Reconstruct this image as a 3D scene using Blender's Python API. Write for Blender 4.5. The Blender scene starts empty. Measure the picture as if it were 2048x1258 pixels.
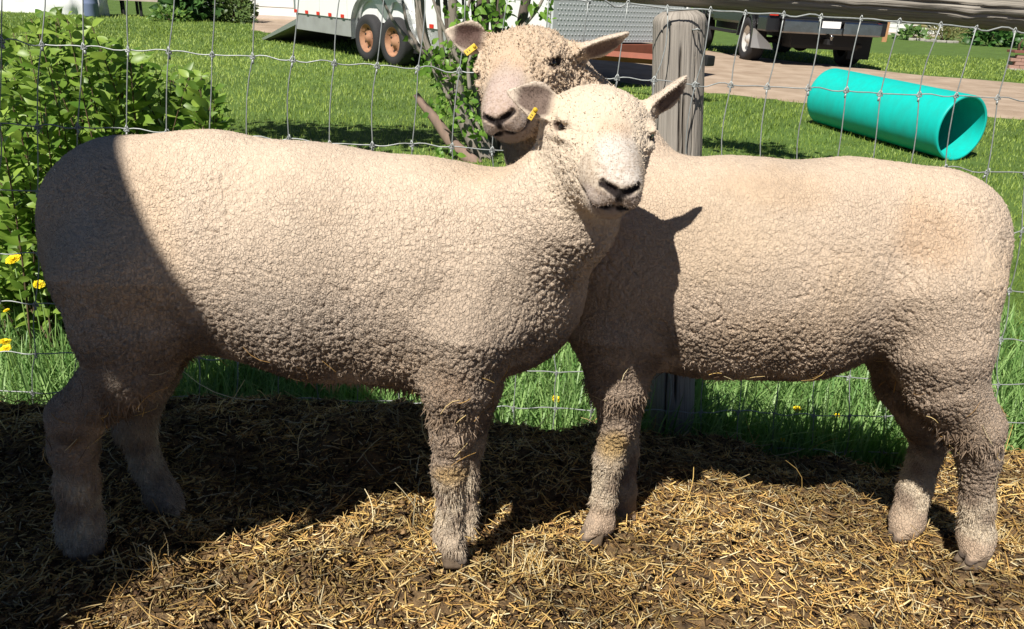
import bpy, math, random
import numpy as np
from mathutils import Vector, Matrix

# ------------------------------------------------------------------ camera, sky, sun, exposure
S = bpy.context.scene
COL = S.collection
F, CH, P, R = 1600.0, 1.15, math.radians(22), math.radians(2.9)
cP, sP, cR, sR = math.cos(P), math.sin(P), math.cos(R), math.sin(R)
CR = np.array([cR, sR * sP, sR * cP])          # camera right
CU = np.array([-sR, cR * sP, cR * cP])         # camera up
CB = np.array([0, -cP, sP])                    # camera back
CAM0 = np.array([0, 0, CH])
cd = bpy.data.cameras.new('camera')
cam = bpy.data.objects.new('camera', cd)
COL.objects.link(cam)
cam.matrix_world = Matrix(((CR[0], CU[0], CB[0], 0), (CR[1], CU[1], CB[1], 0), (CR[2], CU[2], CB[2], CH), (0, 0, 0, 1)))
cd.sensor_width = 36
cd.lens = 36 * F / 2048
cd.clip_start = 0.02
cd.clip_end = 500
S.camera = cam

SUN_AZ, SUN_EL = math.radians(27), math.radians(50)      # where the light travels to / elevation
SD = np.array([math.sin(SUN_AZ) * math.cos(SUN_EL), math.cos(SUN_AZ) * math.cos(SUN_EL), -math.sin(SUN_EL)])
world = bpy.data.worlds.new('World')
S.world = world
world.use_nodes = True
wn = world.node_tree.nodes
sky = wn.new('ShaderNodeTexSky')
sky.sky_type = 'NISHITA'
sky.sun_disc = False
sky.sun_elevation = SUN_EL
sky.sun_rotation = SUN_AZ + math.pi
sky.altitude = 2500
sky.air_density = .6
sky.dust_density = .2
bg = wn['Background']
bg.inputs['Strength'].default_value = 0.05
world.node_tree.links.new(sky.outputs[0], bg.inputs['Color'])
sl = bpy.data.lights.new('sun', 'SUN')
sl.energy = 5.0
sl.angle = math.radians(0.53)
sl.color = (1.0, 0.95, 0.87)
so = bpy.data.objects.new('sun', sl)
COL.objects.link(so)
so.rotation_euler = Vector(SD).to_track_quat('-Z', 'Y').to_euler()
so.location = (-3, -6, 8)
S.view_settings.view_transform = 'Standard'
S.view_settings.look = 'None'
S.view_settings.exposure = 0.5
S.view_settings.gamma = 1.0
S.cycles.use_denoising = True
S.cycles.max_bounces = 6
S.cycles.transparent_max_bounces = 8
try:
    S.cycles.denoiser = 'OPENIMAGEDENOISE'
except Exception:
    pass

random.seed(7)
rng = np.random.default_rng(7)

# ------------------------------------------------------------------ placing helpers
def ray(x, y):
    u, v = (x - 1024) / F, (629 - y) / F
    return u * CR + v * CU - CB

def W(x, y, Y):                 # point at distance Y along the ground direction
    d = ray(x, y)
    return CAM0 + d * (Y / d[1])

def G(x, y, z=0.0):             # point at height z
    d = ray(x, y)
    return CAM0 + d * ((z - CH) / d[2])

def depth(p):
    return float(np.dot(CAM0 - np.asarray(p), CB))

def sstep(a, b, x):
    t = np.clip((x - a) / (b - a), 0, 1)
    return t * t * (3 - 2 * t)

# ------------------------------------------------------------------ object helpers
def link(o, parent=None):
    COL.objects.link(o)
    if parent is not None:
        o.parent = parent
    return o

def tag(o, label=None, cat=None, group=None, kind=None):
    if label: o['label'] = label
    if cat: o['category'] = cat
    if group: o['group'] = group
    if kind: o['kind'] = kind
    return o

def empty(name, loc=(0, 0, 0), rz=0.0):
    o = bpy.data.objects.new(name, None)
    o.empty_display_size = 0.1
    o.location = tuple(loc)
    o.rotation_euler = (0, 0, rz)
    return link(o)

def np_mesh(name, v, f, smooth=True):
    """v (n,3), f (m,k) arrays with constant k"""
    v = np.ascontiguousarray(v, dtype=np.float32); f = np.ascontiguousarray(f, dtype=np.int32)
    me = bpy.data.meshes.new(name)
    m, k = f.shape
    me.vertices.add(len(v)); me.vertices.foreach_set('co', v.ravel())
    me.loops.add(m * k); me.loops.foreach_set('vertex_index', f.ravel())
    me.polygons.add(m)
    me.polygons.foreach_set('loop_start', np.arange(0, m * k, k, dtype=np.int32))
    if smooth:
        me.polygons.foreach_set('use_smooth', np.ones(m, dtype=bool))
    me.update(calc_edges=True)
    return me

def set_col(me, name, c):
    a = me.attributes.new(name, 'FLOAT_COLOR', 'POINT')
    c = np.asarray(c, dtype=np.float32)
    c4 = np.ones((len(c), 4), dtype=np.float32); c4[:, :3] = c
    a.data.foreach_set('color', c4.ravel())

class MB:
    """collects simple shapes into one mesh"""
    def __init__(s):
        s.v = []; s.f = []; s.sm = []
    def add(s, vs, fs, smooth=False):
        n = len(s.v)
        s.v += [tuple(map(float, q)) for q in vs]
        s.f += [tuple(i + n for i in q) for q in fs]
        s.sm += [smooth] * len(fs)
        return s
    def box(s, c, d, rot=None, bev=0.0):
        """centre c, full size d; bev = chamfer"""
        hx, hy, hz = d[0] / 2, d[1] / 2, d[2] / 2
        if bev <= 0:
            vs = [(x, y, z) for x in (-hx, hx) for y in (-hy, hy) for z in (-hz, hz)]
            fs = [(0, 1, 3, 2), (4, 6, 7, 5), (0, 4, 5, 1), (2, 3, 7, 6), (0, 2, 6, 4), (1, 5, 7, 3)]
        else:
            b = min(bev, hx * .9, hy * .9, hz * .9)
            import bmesh
            bm = bmesh.new(); bmesh.ops.create_cube(bm, size=1)
            for v in bm.verts: v.co = Vector((v.co.x * d[0], v.co.y * d[1], v.co.z * d[2]))
            bmesh.ops.bevel(bm, geom=bm.edges[:], offset=b, segments=2, affect='EDGES', profile=.7)
            bm.verts.index_update()
            vs = [tuple(v.co) for v in bm.verts]; fs = [tuple(v.index for v in f.verts) for f in bm.faces]; bm.free()
        M = rot if rot is not None else Matrix.Identity(3)
        return s.add([Vector(c) + M @ Vector(q) for q in vs], fs)
    def tube(s, pts, rad, n=8, cap=True, smooth=True):
        pts = [Vector(p) for p in pts]
        m = len(pts)
        rad = [rad] * m if np.isscalar(rad) else list(rad)
        vs, fs = [], []
        up = None
        for i, p in enumerate(pts):
            t = (pts[min(i + 1, m - 1)] - pts[max(i - 1, 0)]).normalized()
            if up is None:
                up = Vector((0, 0, 1)) if abs(t.z) < .9 else Vector((1, 0, 0))
            a = t.cross(up)
            if a.length < 1e-6: a = t.cross(Vector((0.3, 1, .2)))
            a.normalize(); b = a.cross(t).normalized(); up = b
            for j in range(n):
                an = 2 * math.pi * j / n
                vs.append(p + (a * math.cos(an) + b * math.sin(an)) * rad[i])
        for i in range(m - 1):
            for j in range(n):
                fs.append((i * n + j, i * n + (j + 1) % n, (i + 1) * n + (j + 1) % n, (i + 1) * n + j))
        if cap:
            fs.append(tuple(range(n - 1, -1, -1))); fs.append(tuple((m - 1) * n + j for j in range(n)))
        return s.add(vs, fs, smooth)
    def lathe(s, prof, c=(0, 0, 0), axis='z', n=24, smooth=True, rot=None):
        """prof: list of (r, h)"""
        vs, fs = [], []
        for r, h in prof:
            for j in range(n):
                a = 2 * math.pi * j / n
                q = (r * math.cos(a), r * math.sin(a), h)
                if axis == 'x': q = (q[2], q[0], q[1])
                elif axis == 'y': q = (q[1], q[2], q[0])
                q = Vector(q)
                if rot is not None: q = rot @ q
                vs.append(q + Vector(c))
        for i in range(len(prof) - 1):
            for j in range(n):
                fs.append((i * n + j, i * n + (j + 1) % n, (i + 1) * n + (j + 1) % n, (i + 1) * n + j))
        return s.add(vs, fs, smooth)
    def prism(s, poly, d, o=(0, 0, 0), ax=((1, 0, 0), (0, 0, 1), (0, 1, 0))):
        """2D polygon (a,b) extruded along third axis by d"""
        A, B, C = (Vector(q) for q in ax); o = Vector(o); n = len(poly)
        vs = [o + A * a + B * b for a, b in poly] + [o + A * a + B * b + C * d for a, b in poly]
        fs = [tuple(range(n - 1, -1, -1)), tuple(range(n, 2 * n))] + [(i, (i + 1) % n, n + (i + 1) % n, n + i) for i in range(n)]
        return s.add(vs, fs)
    def mesh(s, name):
        me = bpy.data.meshes.new(name)
        me.from_pydata(s.v, [], s.f)
        me.polygons.foreach_set('use_smooth', s.sm)
        me.update()
        return me
    def build(s, name, mat, parent=None):
        me = s.mesh(name)
        me.materials.append(mat)
        return link(bpy.data.objects.new(name, me), parent)

# ------------------------------------------------------------------ material helpers
def mat(name, col, rough=.8, metal=0.0, noise=None, bump=None, spec=.3, coords='Object'):
    """noise = (scale, second colour, contrast, stretch) ; bump = (scale, strength, distance, stretch)"""
    m = bpy.data.materials.new(name); m.use_nodes = True
    nt = m.node_tree; N = nt.nodes; L = nt.links
    b = N['Principled BSDF']
    b.inputs['Base Color'].default_value = (*col, 1)
    b.inputs['Roughness'].default_value = rough
    b.inputs['Metallic'].default_value = metal
    b.inputs['Specular IOR Level'].default_value = spec
    tc = N.new('ShaderNodeTexCoord')
    def mapped(st):
        mp = N.new('ShaderNodeMapping'); mp.inputs['Scale'].default_value = st
        L.new(tc.outputs[coords], mp.inputs['Vector']); return mp.outputs[0]
    if noise:
        sc, c2, con, st = noise
        n = N.new('ShaderNodeTexNoise'); n.inputs['Scale'].default_value = sc; n.inputs['Detail'].default_value = 6
        n.inputs['Roughness'].default_value = .6
        L.new(mapped(st), n.inputs['Vector'])
        r = N.new('ShaderNodeValToRGB'); r.color_ramp.elements[0].position = .5 - con; r.color_ramp.elements[1].position = .5 + con
        r.color_ramp.elements[0].color = (*col, 1); r.color_ramp.elements[1].color = (*c2, 1)
        L.new(n.outputs['Fac'], r.inputs[0]); L.new(r.outputs[0], b.inputs['Base Color'])
    if bump:
        sc, stg, dist, st = bump
        n = N.new('ShaderNodeTexNoise'); n.inputs['Scale'].default_value = sc; n.inputs['Detail'].default_value = 5
        L.new(mapped(st), n.inputs['Vector'])
        bp = N.new('ShaderNodeBump'); bp.inputs['Strength'].default_value = stg; bp.inputs['Distance'].default_value = dist
        L.new(n.outputs['Fac'], bp.inputs['Height']); L.new(bp.outputs[0], b.inputs['Normal'])
    return m

def leaf_mat(name, c1, c2, rough=.45, trans=.35, attr=True):
    """leaf: colour by object random / vertex colour, light passing through"""
    m = bpy.data.materials.new(name); m.use_nodes = True
    nt = m.node_tree; N = nt.nodes; L = nt.links
    b = N['Principled BSDF']; out = N['Material Output']
    b.inputs['Roughness'].default_value = rough
    b.inputs['Specular IOR Level'].default_value = .4
    mix = N.new('ShaderNodeMix'); mix.data_type = 'RGBA'
    mix.inputs['A'].default_value = (*c1, 1); mix.inputs['B'].default_value = (*c2, 1)
    if attr:
        a = N.new('ShaderNodeAttribute'); a.attribute_name = 'tone'
        L.new(a.outputs['Fac'], mix.inputs['Factor'])
    else:
        oi = N.new('ShaderNodeObjectInfo'); L.new(oi.outputs['Random'], mix.inputs['Factor'])
    L.new(mix.outputs['Result'], b.inputs['Base Color'])
    t = N.new('ShaderNodeBsdfTranslucent'); L.new(mix.outputs['Result'], t.inputs['Color'])
    ms = N.new('ShaderNodeMixShader'); ms.inputs[0].default_value = trans
    L.new(b.outputs[0], ms.inputs[1]); L.new(t.outputs[0], ms.inputs[2]); L.new(ms.outputs[0], out.inputs['Surface'])
    return m
# ------------------------------------------------------------------ ground, lawn, driveway
def fence_y(X): return 2.08 + .077 * X

def FP(x, y):                    # pixel direction met with the fence plane
    d = ray(x, y)
    return CAM0 + d * (2.08 / (d[1] - .077 * d[0]))

def lz(X, Y):
    return -.17 + .18 * sstep(2.4, 4.6, Y) + .09 * sstep(4.6, 8.5, Y) + 0 * X

def hsh(a, b, k):
    h = (np.asarray(a).astype(np.int64) * 73856093) ^ (np.asarray(b).astype(np.int64) * 19349663) ^ (k * 83492791)
    h = (h ^ (h >> 13)) * 1274126177
    return ((h ^ (h >> 16)) & 0xffff) / 65535.0

def n2(X, Y, sc, k=0):
    x, y = X * sc, Y * sc
    i, j = np.floor(x), np.floor(y); fx, fy = x - i, y - j
    fx = fx * fx * (3 - 2 * fx); fy = fy * fy * (3 - 2 * fy)
    a = hsh(i, j, k) * (1 - fx) + hsh(i + 1, j, k) * fx
    b = hsh(i, j + 1, k) * (1 - fx) + hsh(i + 1, j + 1, k) * fx
    return a * (1 - fy) + b * fy - .5

PC = np.array([  # heights of the trampled bedding: feet, foreground and the bank by the fence
    W(905, 1112, 1.205), W(168, 1108, 1.18), W(345, 1020, 1.375), W(932, 1080, 1.42),
    W(1195, 1080, 1.44), W(1252, 1040, 1.59), W(1955, 1125, 1.34), W(1808, 1085, 1.485),
    W(700, 814, 1.92), W(400, 812, 1.88), W(100, 822, 1.86), W(1090, 886, 1.93), W(1350, 898, 1.96), W(1600, 953, 1.97), W(1800, 988, 1.97), W(2030, 968, 1.92), W(2200, 988, 1.95),
    W(1350, 920, 1.75), W(1600, 976, 1.75), W(1800, 1006, 1.76), W(1090, 908, 1.74), W(1220, 918, 1.76), W(700, 837, 1.74), W(400, 840, 1.70), W(100, 854, 1.70), W(2030, 998, 1.72), W(1480, 943, 1.85),
    W(700, 1032, 1.47), W(850, 1050, 1.45), W(1000, 1080, 1.43), W(600, 1020, 1.47), W(1090, 1060, 1.45), W(780, 1000, 1.55), W(950, 980, 1.6), W(520, 1000, 1.52), W(700, 1075, 1.31), W(1050, 1095, 1.30),
    W(1400, 985, 1.60), W(1500, 1012, 1.58), W(1650, 1040, 1.56), W(1740, 1020, 1.60), W(1600, 1090, 1.38), W(600, 1100, 1.22), W(1500, 1100, 1.30),
    G(300, 1180, .185), G(1000, 1240, .17), G(1700, 1240, .13), G(60, 1240, .19), G(2000, 1220, .10),
    np.array([0, .5, .18]), np.array([-1, .5, .19]), np.array([1, .5, .13]), np.array([-1.6, 1.3, .17]), np.array([1.7, 1.3, .08])])

def pz(X, Y):
    X = np.asarray(X, float); Y = np.asarray(Y, float)
    num = 0; den = 0
    for x, y, z in PC:
        w = 1 / (((X - x) ** 2 + (Y - y) ** 2) + .004) ** 1.7
        num = num + w * z; den = den + w
    z = num / den
    z = z + .034 * n2(X, Y, 8, 1) * (1 - .7 * sstep(1.5, 1.75, Y)) + .026 * n2(X, Y, 21, 2) + .014 * n2(X, Y, 55, 3)
    fy = fence_y(X)
    return z - .35 * sstep(-.12, .12, Y - fy)

def grid(name, xs, ys, zf, m):
    X, Y = np.meshgrid(xs, ys, indexing='ij')
    v = np.stack([X, Y, zf(X, Y)], -1).reshape(-1, 3)
    nx, ny = len(xs), len(ys)
    i = (np.arange(nx - 1)[:, None] * ny + np.arange(ny - 1)[None]).ravel()
    f = np.stack([i, i + ny, i + ny + 1, i + 1], 1)
    me = np_mesh(name, v, f)
    me.materials.append(m)
    return link(bpy.data.objects.new(name, me))

M_LAWN = mat('lawn_soil', (.07, .12, .022), rough=.95, noise=(3.0, (.12, .20, .04), .22, (1, 1, 1)), bump=(60, .8, .03, (1, 1, 1)))
M_PEN = mat('manure_bedding', (.040, .025, .014), rough=.95, noise=(38, (.28, .18, .085), .22, (1, 1, 1)), bump=(150, 1.0, .012, (1, 1, 1)))
M_DRIVE = mat('driveway_dirt', (.30, .22, .155), rough=.95, noise=(2.6, (.46, .36, .27), .2, (1, 1, 1)), bump=(26, .5, .02, (1, 1, 1)))
ys = np.concatenate([np.arange(1.9, 10, .1), np.arange(10, 40, .5), np.arange(40, 200, 8)])
xs = np.concatenate([np.arange(-120, -12, 6), np.arange(-12, 16, .25), np.arange(16, 140, 6)])
tag(grid('lawn', xs, ys, lambda X, Y: lz(X, Y) + .03 * n2(X, Y, .9, 5) * sstep(3, 6, Y) + .012 * n2(X, Y, 5, 6), M_LAWN), kind='structure')
def pen_far(X, Y): return pz(X, Y)
tag(grid('bedding_ground', np.arange(-2.2, 2.6, .016), np.arange(.25, 2.36, .014), pz, M_PEN), kind='structure')
tag(grid('yard_ground', np.arange(-14, 14.1, 1.0), np.arange(-12, .31, .4), lambda X, Y: .12 + 0 * X, M_PEN), kind='structure')
# driveway: strip between a near and a far edge
near_e = [G(x, y, .1)[:2] for x, y in ((2600, 300), (2048, 240), (1830, 224), (1600, 206), (1420, 190), (1250, 172), (1000, 135), (800, 90), (640, 74), (560, 72), (505, 62))]
far_e = [G(x, y, .1)[:2] for x, y in ((2600, 205), (2048, 167), (1850, 150), (1740, 138), (1500, 112), (1300, 84), (1100, 60), (900, 45), (700, 34), (600, 34), (505, 33))]
def dens(pl, n=120):
    pl = np.array(pl); s = np.r_[0, np.cumsum(np.linalg.norm(np.diff(pl, axis=0), axis=1))]
    t = np.linspace(0, s[-1], n); return np.stack([np.interp(t, s, pl[:, 0]), np.interp(t, s, pl[:, 1])], 1)
ne, fe = dens(near_e), dens(far_e)
k = np.linspace(0, 1, 14)[None, :, None]
Pp = ne[:, None] * (1 - k) + fe[:, None] * k
Pp[:, 0] += rng.normal(0, .07, (120, 2)); Pp[:, -1] += rng.normal(0, .12, (120, 2))
Zd = lz(Pp[..., 0], Pp[..., 1]) + .03 * n2(Pp[..., 0], Pp[..., 1], .9, 5) + .03
Zd[:, 0] -= .045; Zd[:, -1] -= .045
v = np.concatenate([Pp, Zd[..., None]], -1).reshape(-1, 3)
i = (np.arange(119)[:, None] * 14 + np.arange(13)[None]).ravel()
me = np_mesh('driveway', v, np.stack([i, i + 14, i + 15, i + 1], 1)); me.materials.append(M_DRIVE)
DRV_NE, DRV_FE = ne, fe
tag(link(bpy.data.objects.new('driveway', me)), kind='structure')

def on_drive(X, Y):
    """true where a point lies between the driveway's edges"""
    poly = np.concatenate([ne, fe[::-1]])
    r = np.zeros(len(X), bool); x0, y0 = poly[-1]
    for x1, y1 in poly:
        c = ((y1 > Y) != (y0 > Y))
        with np.errstate(divide='ignore', invalid='ignore'):
            r ^= c & (X < (x0 - x1) * (Y - y1) / (y0 - y1 + 1e-12) + x1)
        x0, y0 = x1, y1
    return r

# ------------------------------------------------------------------ grass
def blades(base, h, w, lean, az, segs, tone, curl=1.0):
    """tapering blades; returns verts, tris, tone per vertex"""
    n = len(base)
    dx, dy = np.cos(az), np.sin(az)
    px_, py_ = -dy, dx
    ts = np.linspace(0, 1, segs + 1)
    V = []; Tn = []
    for t in ts:
        off = lean * h * t ** 1.8 * curl
        c = base + np.stack([dx * off, dy * off, h * (t - .35 * np.abs(lean) * t * t)], 1)
        if t < 1:
            hw = w * .5 * (1 - t * .75)
            sv = np.stack([px_ * hw, py_ * hw, 0 * hw], 1)
            V += [c - sv, c + sv]; Tn += [tone, tone]
        else:
            V += [c]; Tn += [tone]
    m = len(V)
    V = np.stack(V, 1).reshape(-1, 3); Tn = np.stack(Tn, 1).reshape(-1)
    f = []
    for s in range(segs):
        a = 2 * s
        if s < segs - 1:
            f += [(a, a + 1, a + 3), (a, a + 3, a + 2)]
        else:
            f += [(a, a + 1, a + 2)]
    f = np.array(f)
    Fc = (np.arange(n)[:, None, None] * m + f[None]).reshape(-1, 3)
    return V, Fc, Tn

def tone_attr(me, t):
    a = me.attributes.new('tone', 'FLOAT', 'POINT'); a.data.foreach_set('value', np.ascontiguousarray(t, np.float32))

M_GRASS = leaf_mat('grass_blade', (.17, .26, .035), (.42, .53, .115), rough=.5, trans=.3)
M_TALL = leaf_mat('tall_grass_blade', (.11, .25, .055), (.39, .57, .20), rough=.42, trans=.35)
# tall grass along the fence
n = 15000
X = rng.uniform(-1.9, 2.3, n); Y = fence_y(X) - .02 + 1.03 * rng.random(n) ** 1.3
h = rng.uniform(.08, .30, n) * (1 - .35 * sstep(.4, 1.0, Y - fence_y(X))) * (.75 + .6 * (n2(X, Y, 3, 9) + .5))
base = np.stack([X, Y, lz(X, Y) - .01], 1)
v, f, t = blades(base, h, rng.uniform(.004, .0105, n), rng.uniform(.05, .95, n), rng.uniform(0, 6.3, n), 4, np.clip(rng.normal(.45, .25, n), 0, 1))
me = np_mesh('tall_grass', v, f); tone_attr(me, t); me.materials.append(M_TALL)
tag(link(bpy.data.objects.new('tall_grass', me)), 'tall green grass growing along the outside of the wire fence', 'grass', kind='stuff')
# mown lawn
n = 210000
Y = 2.9 + 19 * rng.random(n) ** 1.9
X = rng.uniform(-.75, .75, n) * Y
ok = ~on_drive(X, Y); X, Y = X[ok], Y[ok]; n = len(X)
sc = np.clip(Y / 5, .7, 3.2)
h = rng.uniform(.022, .055, n) * (1 + .5 * n2(X, Y, 1.5, 4)) * (.8 + .2 * sc)
base = np.stack([X, Y, lz(X, Y) + .03 * n2(X, Y, .9, 5) * sstep(3, 6, Y) - .004], 1)
v, f, t = blades(base, h, rng.uniform(.003, .006, n) * sc, rng.uniform(.1, 1.1, n), rng.uniform(0, 6.3, n), 2, np.clip(.45 + rng.normal(0, .18, n) + .7 * n2(X, Y, .8, 8) + .5 * n2(X, Y, 3.1, 18), 0, 1))
me = np_mesh('lawn_grass', v, f); tone_attr(me, t); me.materials.append(M_GRASS)
tag(link(bpy.data.objects.new('lawn_grass', me)), 'short mown grass covering the lawn behind the fence', 'grass', kind='stuff')

# ------------------------------------------------------------------ straw and litter on the bedding
def strands(c, d, L, r, bend, nseg, up=None):
    """bent three-sided straws"""
    n = len(c)
    d = d / np.linalg.norm(d, axis=1)[:, None]
    a = np.cross(d, np.array([0, 0, 1.0])); a /= (np.linalg.norm(a, axis=1)[:, None] + 1e-9)
    b = np.cross(a, d)
    rings = []
    for t in np.linspace(-.5, .5, nseg + 1):
        p = c + d * (L * t)[:, None] + a * (bend[:, 0] * (t * t - .08))[:, None] + b * (bend[:, 1] * (t * t - .08))[:, None]
        for q in range(3):
            an = 2.094 * q
            rings.append(p + (a * math.cos(an) + b * math.sin(an)) * (r * (1 - .5 * abs(t)))[:, None])
    V = np.stack(rings, 1).reshape(-1, 3)
    f = []
    for s in range(nseg):
        for q in range(3):
            f.append((s * 3 + q, s * 3 + (q + 1) % 3, s * 3 + 3 + (q + 1) % 3, s * 3 + 3 + q))
    m = 3 * (nseg + 1)
    return V, (np.arange(n)[:, None, None] * m + np.array(f)[None]).reshape(-1, 4), m

def attr_mat(name, rough=.75, spec=.25):
    m = bpy.data.materials.new(name); m.use_nodes = True
    N = m.node_tree.nodes; b = N['Principled BSDF']
    a = N.new('ShaderNodeAttribute'); a.attribute_name = 'coat'
    m.node_tree.links.new(a.outputs['Color'], b.inputs['Base Color'])
    b.inputs['Roughness'].default_value = rough; b.inputs['Specular IOR Level'].default_value = spec
    return m
M_STRAW = attr_mat('straw', .55, .3)
PAL = np.array([(.66, .45, .155), (.74, .56, .26), (.52, .31, .095), (.28, .16, .06), (.10, .055, .025), (.72, .61, .37), (.38, .22, .08)])

def litter(n, seed, Lr, rr, tilt, lift, pal_p, ylim=(.62, 2.27), nseg=2, bendk=.14):
    g = np.random.default_rng(seed)
    X = g.uniform(-1.45, 1.75, n); Y = ylim[0] + (ylim[1] - ylim[0]) * g.random(n)
    Y = np.minimum(Y, fence_y(X) + .03)
    L = g.uniform(*Lr, n) * g.uniform(.5, 1, n)
    az = g.uniform(0, 6.283, n); el = g.normal(0, tilt, n)
    d = np.stack([np.cos(az) * np.cos(el), np.sin(az) * np.cos(el), np.sin(el)], 1)
    c = np.stack([X, Y, pz(X, Y) + np.abs(np.sin(el)) * L * .35 + g.uniform(0, lift, n)], 1)
    bend = g.normal(0, bendk, (n, 2)) * L[:, None]
    V, Q, m = strands(c, d, L, g.uniform(*rr, n), bend, nseg)
    col = PAL[g.choice(len(PAL), n, p=pal_p)] * g.uniform(.7, 1.15, n)[:, None]
    col = col * np.clip(.95 + 1.1 * n2(X, Y, 7, 31) + .7 * n2(X, Y, 19, 32), .5, 1.25)[:, None]
    return V, Q, np.repeat(col, m, 0)
def tufts(spots, seed):
    """upright bunches of straw trodden into the bedding"""
    g = np.random.default_rng(seed); C_ = []; D_ = []; L_ = []
    for (x, y, Y, n, L) in spots:
        p = W(x, y, Y)
        for _ in range(n):
            q = p[:2] + g.normal(0, .022, 2); d = np.array([g.normal(0, .5), g.normal(0, .5), 1.0]); l = L * g.uniform(.4, 1)
            C_.append([q[0], q[1], float(pz(q[0], q[1])) + l * .28]); D_.append(d); L_.append(l)
    C_, D_, L_ = np.array(C_), np.array(D_), np.array(L_); n = len(L_)
    V, Q, m = strands(C_, D_, L_, g.uniform(.0007, .0016, n), g.normal(0, .3, (n, 2)) * L_[:, None], 3)
    return V, Q, np.repeat(PAL[g.choice(len(PAL), n, p=[.3, .3, .1, .05, 0, .25, 0])], m, 0)
def put_litter(name, label, parts):
    V = []; Q = []; Cc = []; k = 0
    for v, q, c in parts:
        V.append(v); Q.append(q + k); Cc.append(c); k += len(v)
    me = np_mesh(name, np.concatenate(V), np.concatenate(Q)); set_col(me, 'coat', np.concatenate(Cc)); me.materials.append(M_STRAW)
    return tag(link(bpy.data.objects.new(name, me)), label, 'straw', kind='stuff')
put_litter('straw_litter', 'loose golden straw strewn over the dark bedding under the sheep', [
    litter(50000, 4, (.008, .026), (.0008, .0024), .35, .008, [.25, .18, .18, .16, .08, .07, .08], nseg=1),
    litter(26000, 1, (.02, .055), (.0006, .0019), .30, .010, [.25, .16, .2, .16, .08, .07, .08]),
    litter(3000, 2, (.04, .11), (.0006, .0014), .28, .016, [.24, .22, .18, .1, .02, .16, .08], nseg=3, bendk=.35),
    tufts([(1075, 1100, 1.22, 60, .085), (1390, 1000, 1.5, 36, .06), (290, 1150, 1.13, 26, .07), (1160, 1080, 1.3, 20, .05), (1480, 1060, 1.4, 22, .05), (700, 1075, 1.3, 20, .05), (1850, 1150, 1.2, 30, .06), (560, 1190, 1.08, 24, .06), (1990, 960, 1.6, 40, .07), (2030, 1010, 1.5, 40, .07), (1300, 1190, 1.1, 24, .06)], 9),
    litter(170, 3, (.10, .24), (.0008, .0016), .45, .03, [.2, .3, .1, .05, 0, .3, .05], nseg=5, bendk=.5)])
# crumbs of dung, bark and chaff
def crumbs(n, seed):
    g = np.random.default_rng(seed)
    X = g.uniform(-1.4, 1.7, n); Y = np.minimum(.62 + 1.65 * g.random(n), fence_y(X) + .02)
    c = np.stack([X, Y, pz(X, Y) + g.uniform(-.002, .006, n)], 1)
    s = g.uniform(.004, .013, n) * g.uniform(.5, 1.2, n)
    o = g.normal(0, 1, (n, 5, 3)); o /= np.linalg.norm(o, axis=2)[..., None]
    o[:, 0] *= 1.5; o[..., 2] *= .5
    V = (c[:, None] + o * s[:, None, None]).reshape(-1, 3)
    f = np.array([(0, 1, 2), (0, 2, 3), (0, 3, 1), (4, 2, 1), (4, 3, 2), (4, 1, 3)])
    Fc = (np.arange(n)[:, None, None] * 5 + f[None]).reshape(-1, 3)
    pal = np.array([(.035, .022, .014), (.07, .04, .022), (.14, .085, .042), (.25, .16, .08), (.42, .29, .13)])
    col = pal[g.choice(5, n, p=[.20, .22, .24, .20, .14])] * g.uniform(.6, 1.3, n)[:, None]
    return V, Fc, np.repeat(col, 5, 0)
v, f, c = crumbs(36000, 11)
me = np_mesh('dung_crumbs', v, f, smooth=False); set_col(me, 'coat', c); me.materials.append(attr_mat('dung', .9, .15))
tag(link(bpy.data.objects.new('dung_crumbs', me)), 'dark crumbs of dung and chaff mixed into the straw bedding', 'bedding', kind='stuff')

# ------------------------------------------------------------------ unseen shed behind the camera, added and shaped to shade the near sheep's rump
sh = empty('shed', (0, 0, .12), -SUN_AZ)           # local +y = the way the light travels, +x = to its right
M_BOARD = mat('weathered_boards', (.30, .26, .22), rough=.9, noise=(3, (.20, .17, .14), .2, (8, 8, .6)), bump=(20, .5, .01, (6, 6, .4)))
M_TIN = mat('tin_roof', (.45, .45, .44), rough=.45, metal=.8)
c0 = -.95
dz = -c0 * math.tan(SUN_EL) - .12
ROOF = ((-2.07, -1.19, -.95), (2.52 + dz, 1.95 + dz, 1.60 + dz))
nb = 7
for b in range(nb):                                                # front wall boards
    xa, xb = -2.03 + .97 * b / nb, -2.03 + .97 * (b + 1) / nb - .006
    zt = lambda q: float(np.interp(q, *ROOF)) - .04
    MB().prism([(xa, -.2), (xb, -.2), (xb, zt(xb)), (xa, zt(xa))], .025, (0, c0 - .03, 0)).build('board', M_BOARD, sh)
MB().box((-2.04, c0 - 1.2, (2.3 + dz) / 2), (.03, 2.2, 2.4 + dz)).build('side_wall', M_BOARD, sh)
MB().box((-1.06, c0 - 1.2, (1.4 + dz) / 2), (.03, 2.2, 1.6 + dz)).build('side_wall', M_BOARD, sh)
for (ra, rb_) in ((0, 1), (1, 2)):
    q = [(ROOF[0][k], ROOF[1][k]) for k in (ra, rb_)]
    MB().prism([(q[0][0], q[0][1] - .03), (q[1][0], q[1][1] - .03), q[1], q[0]], -2.3 if ra == 0 else -.30, (0, c0 + .02, 0)).build('roof', M_TIN, sh)
tag(sh, 'unseen board shed with sloping tin roof beside the photographer, added to shade the near sheep', 'shed')
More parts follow.
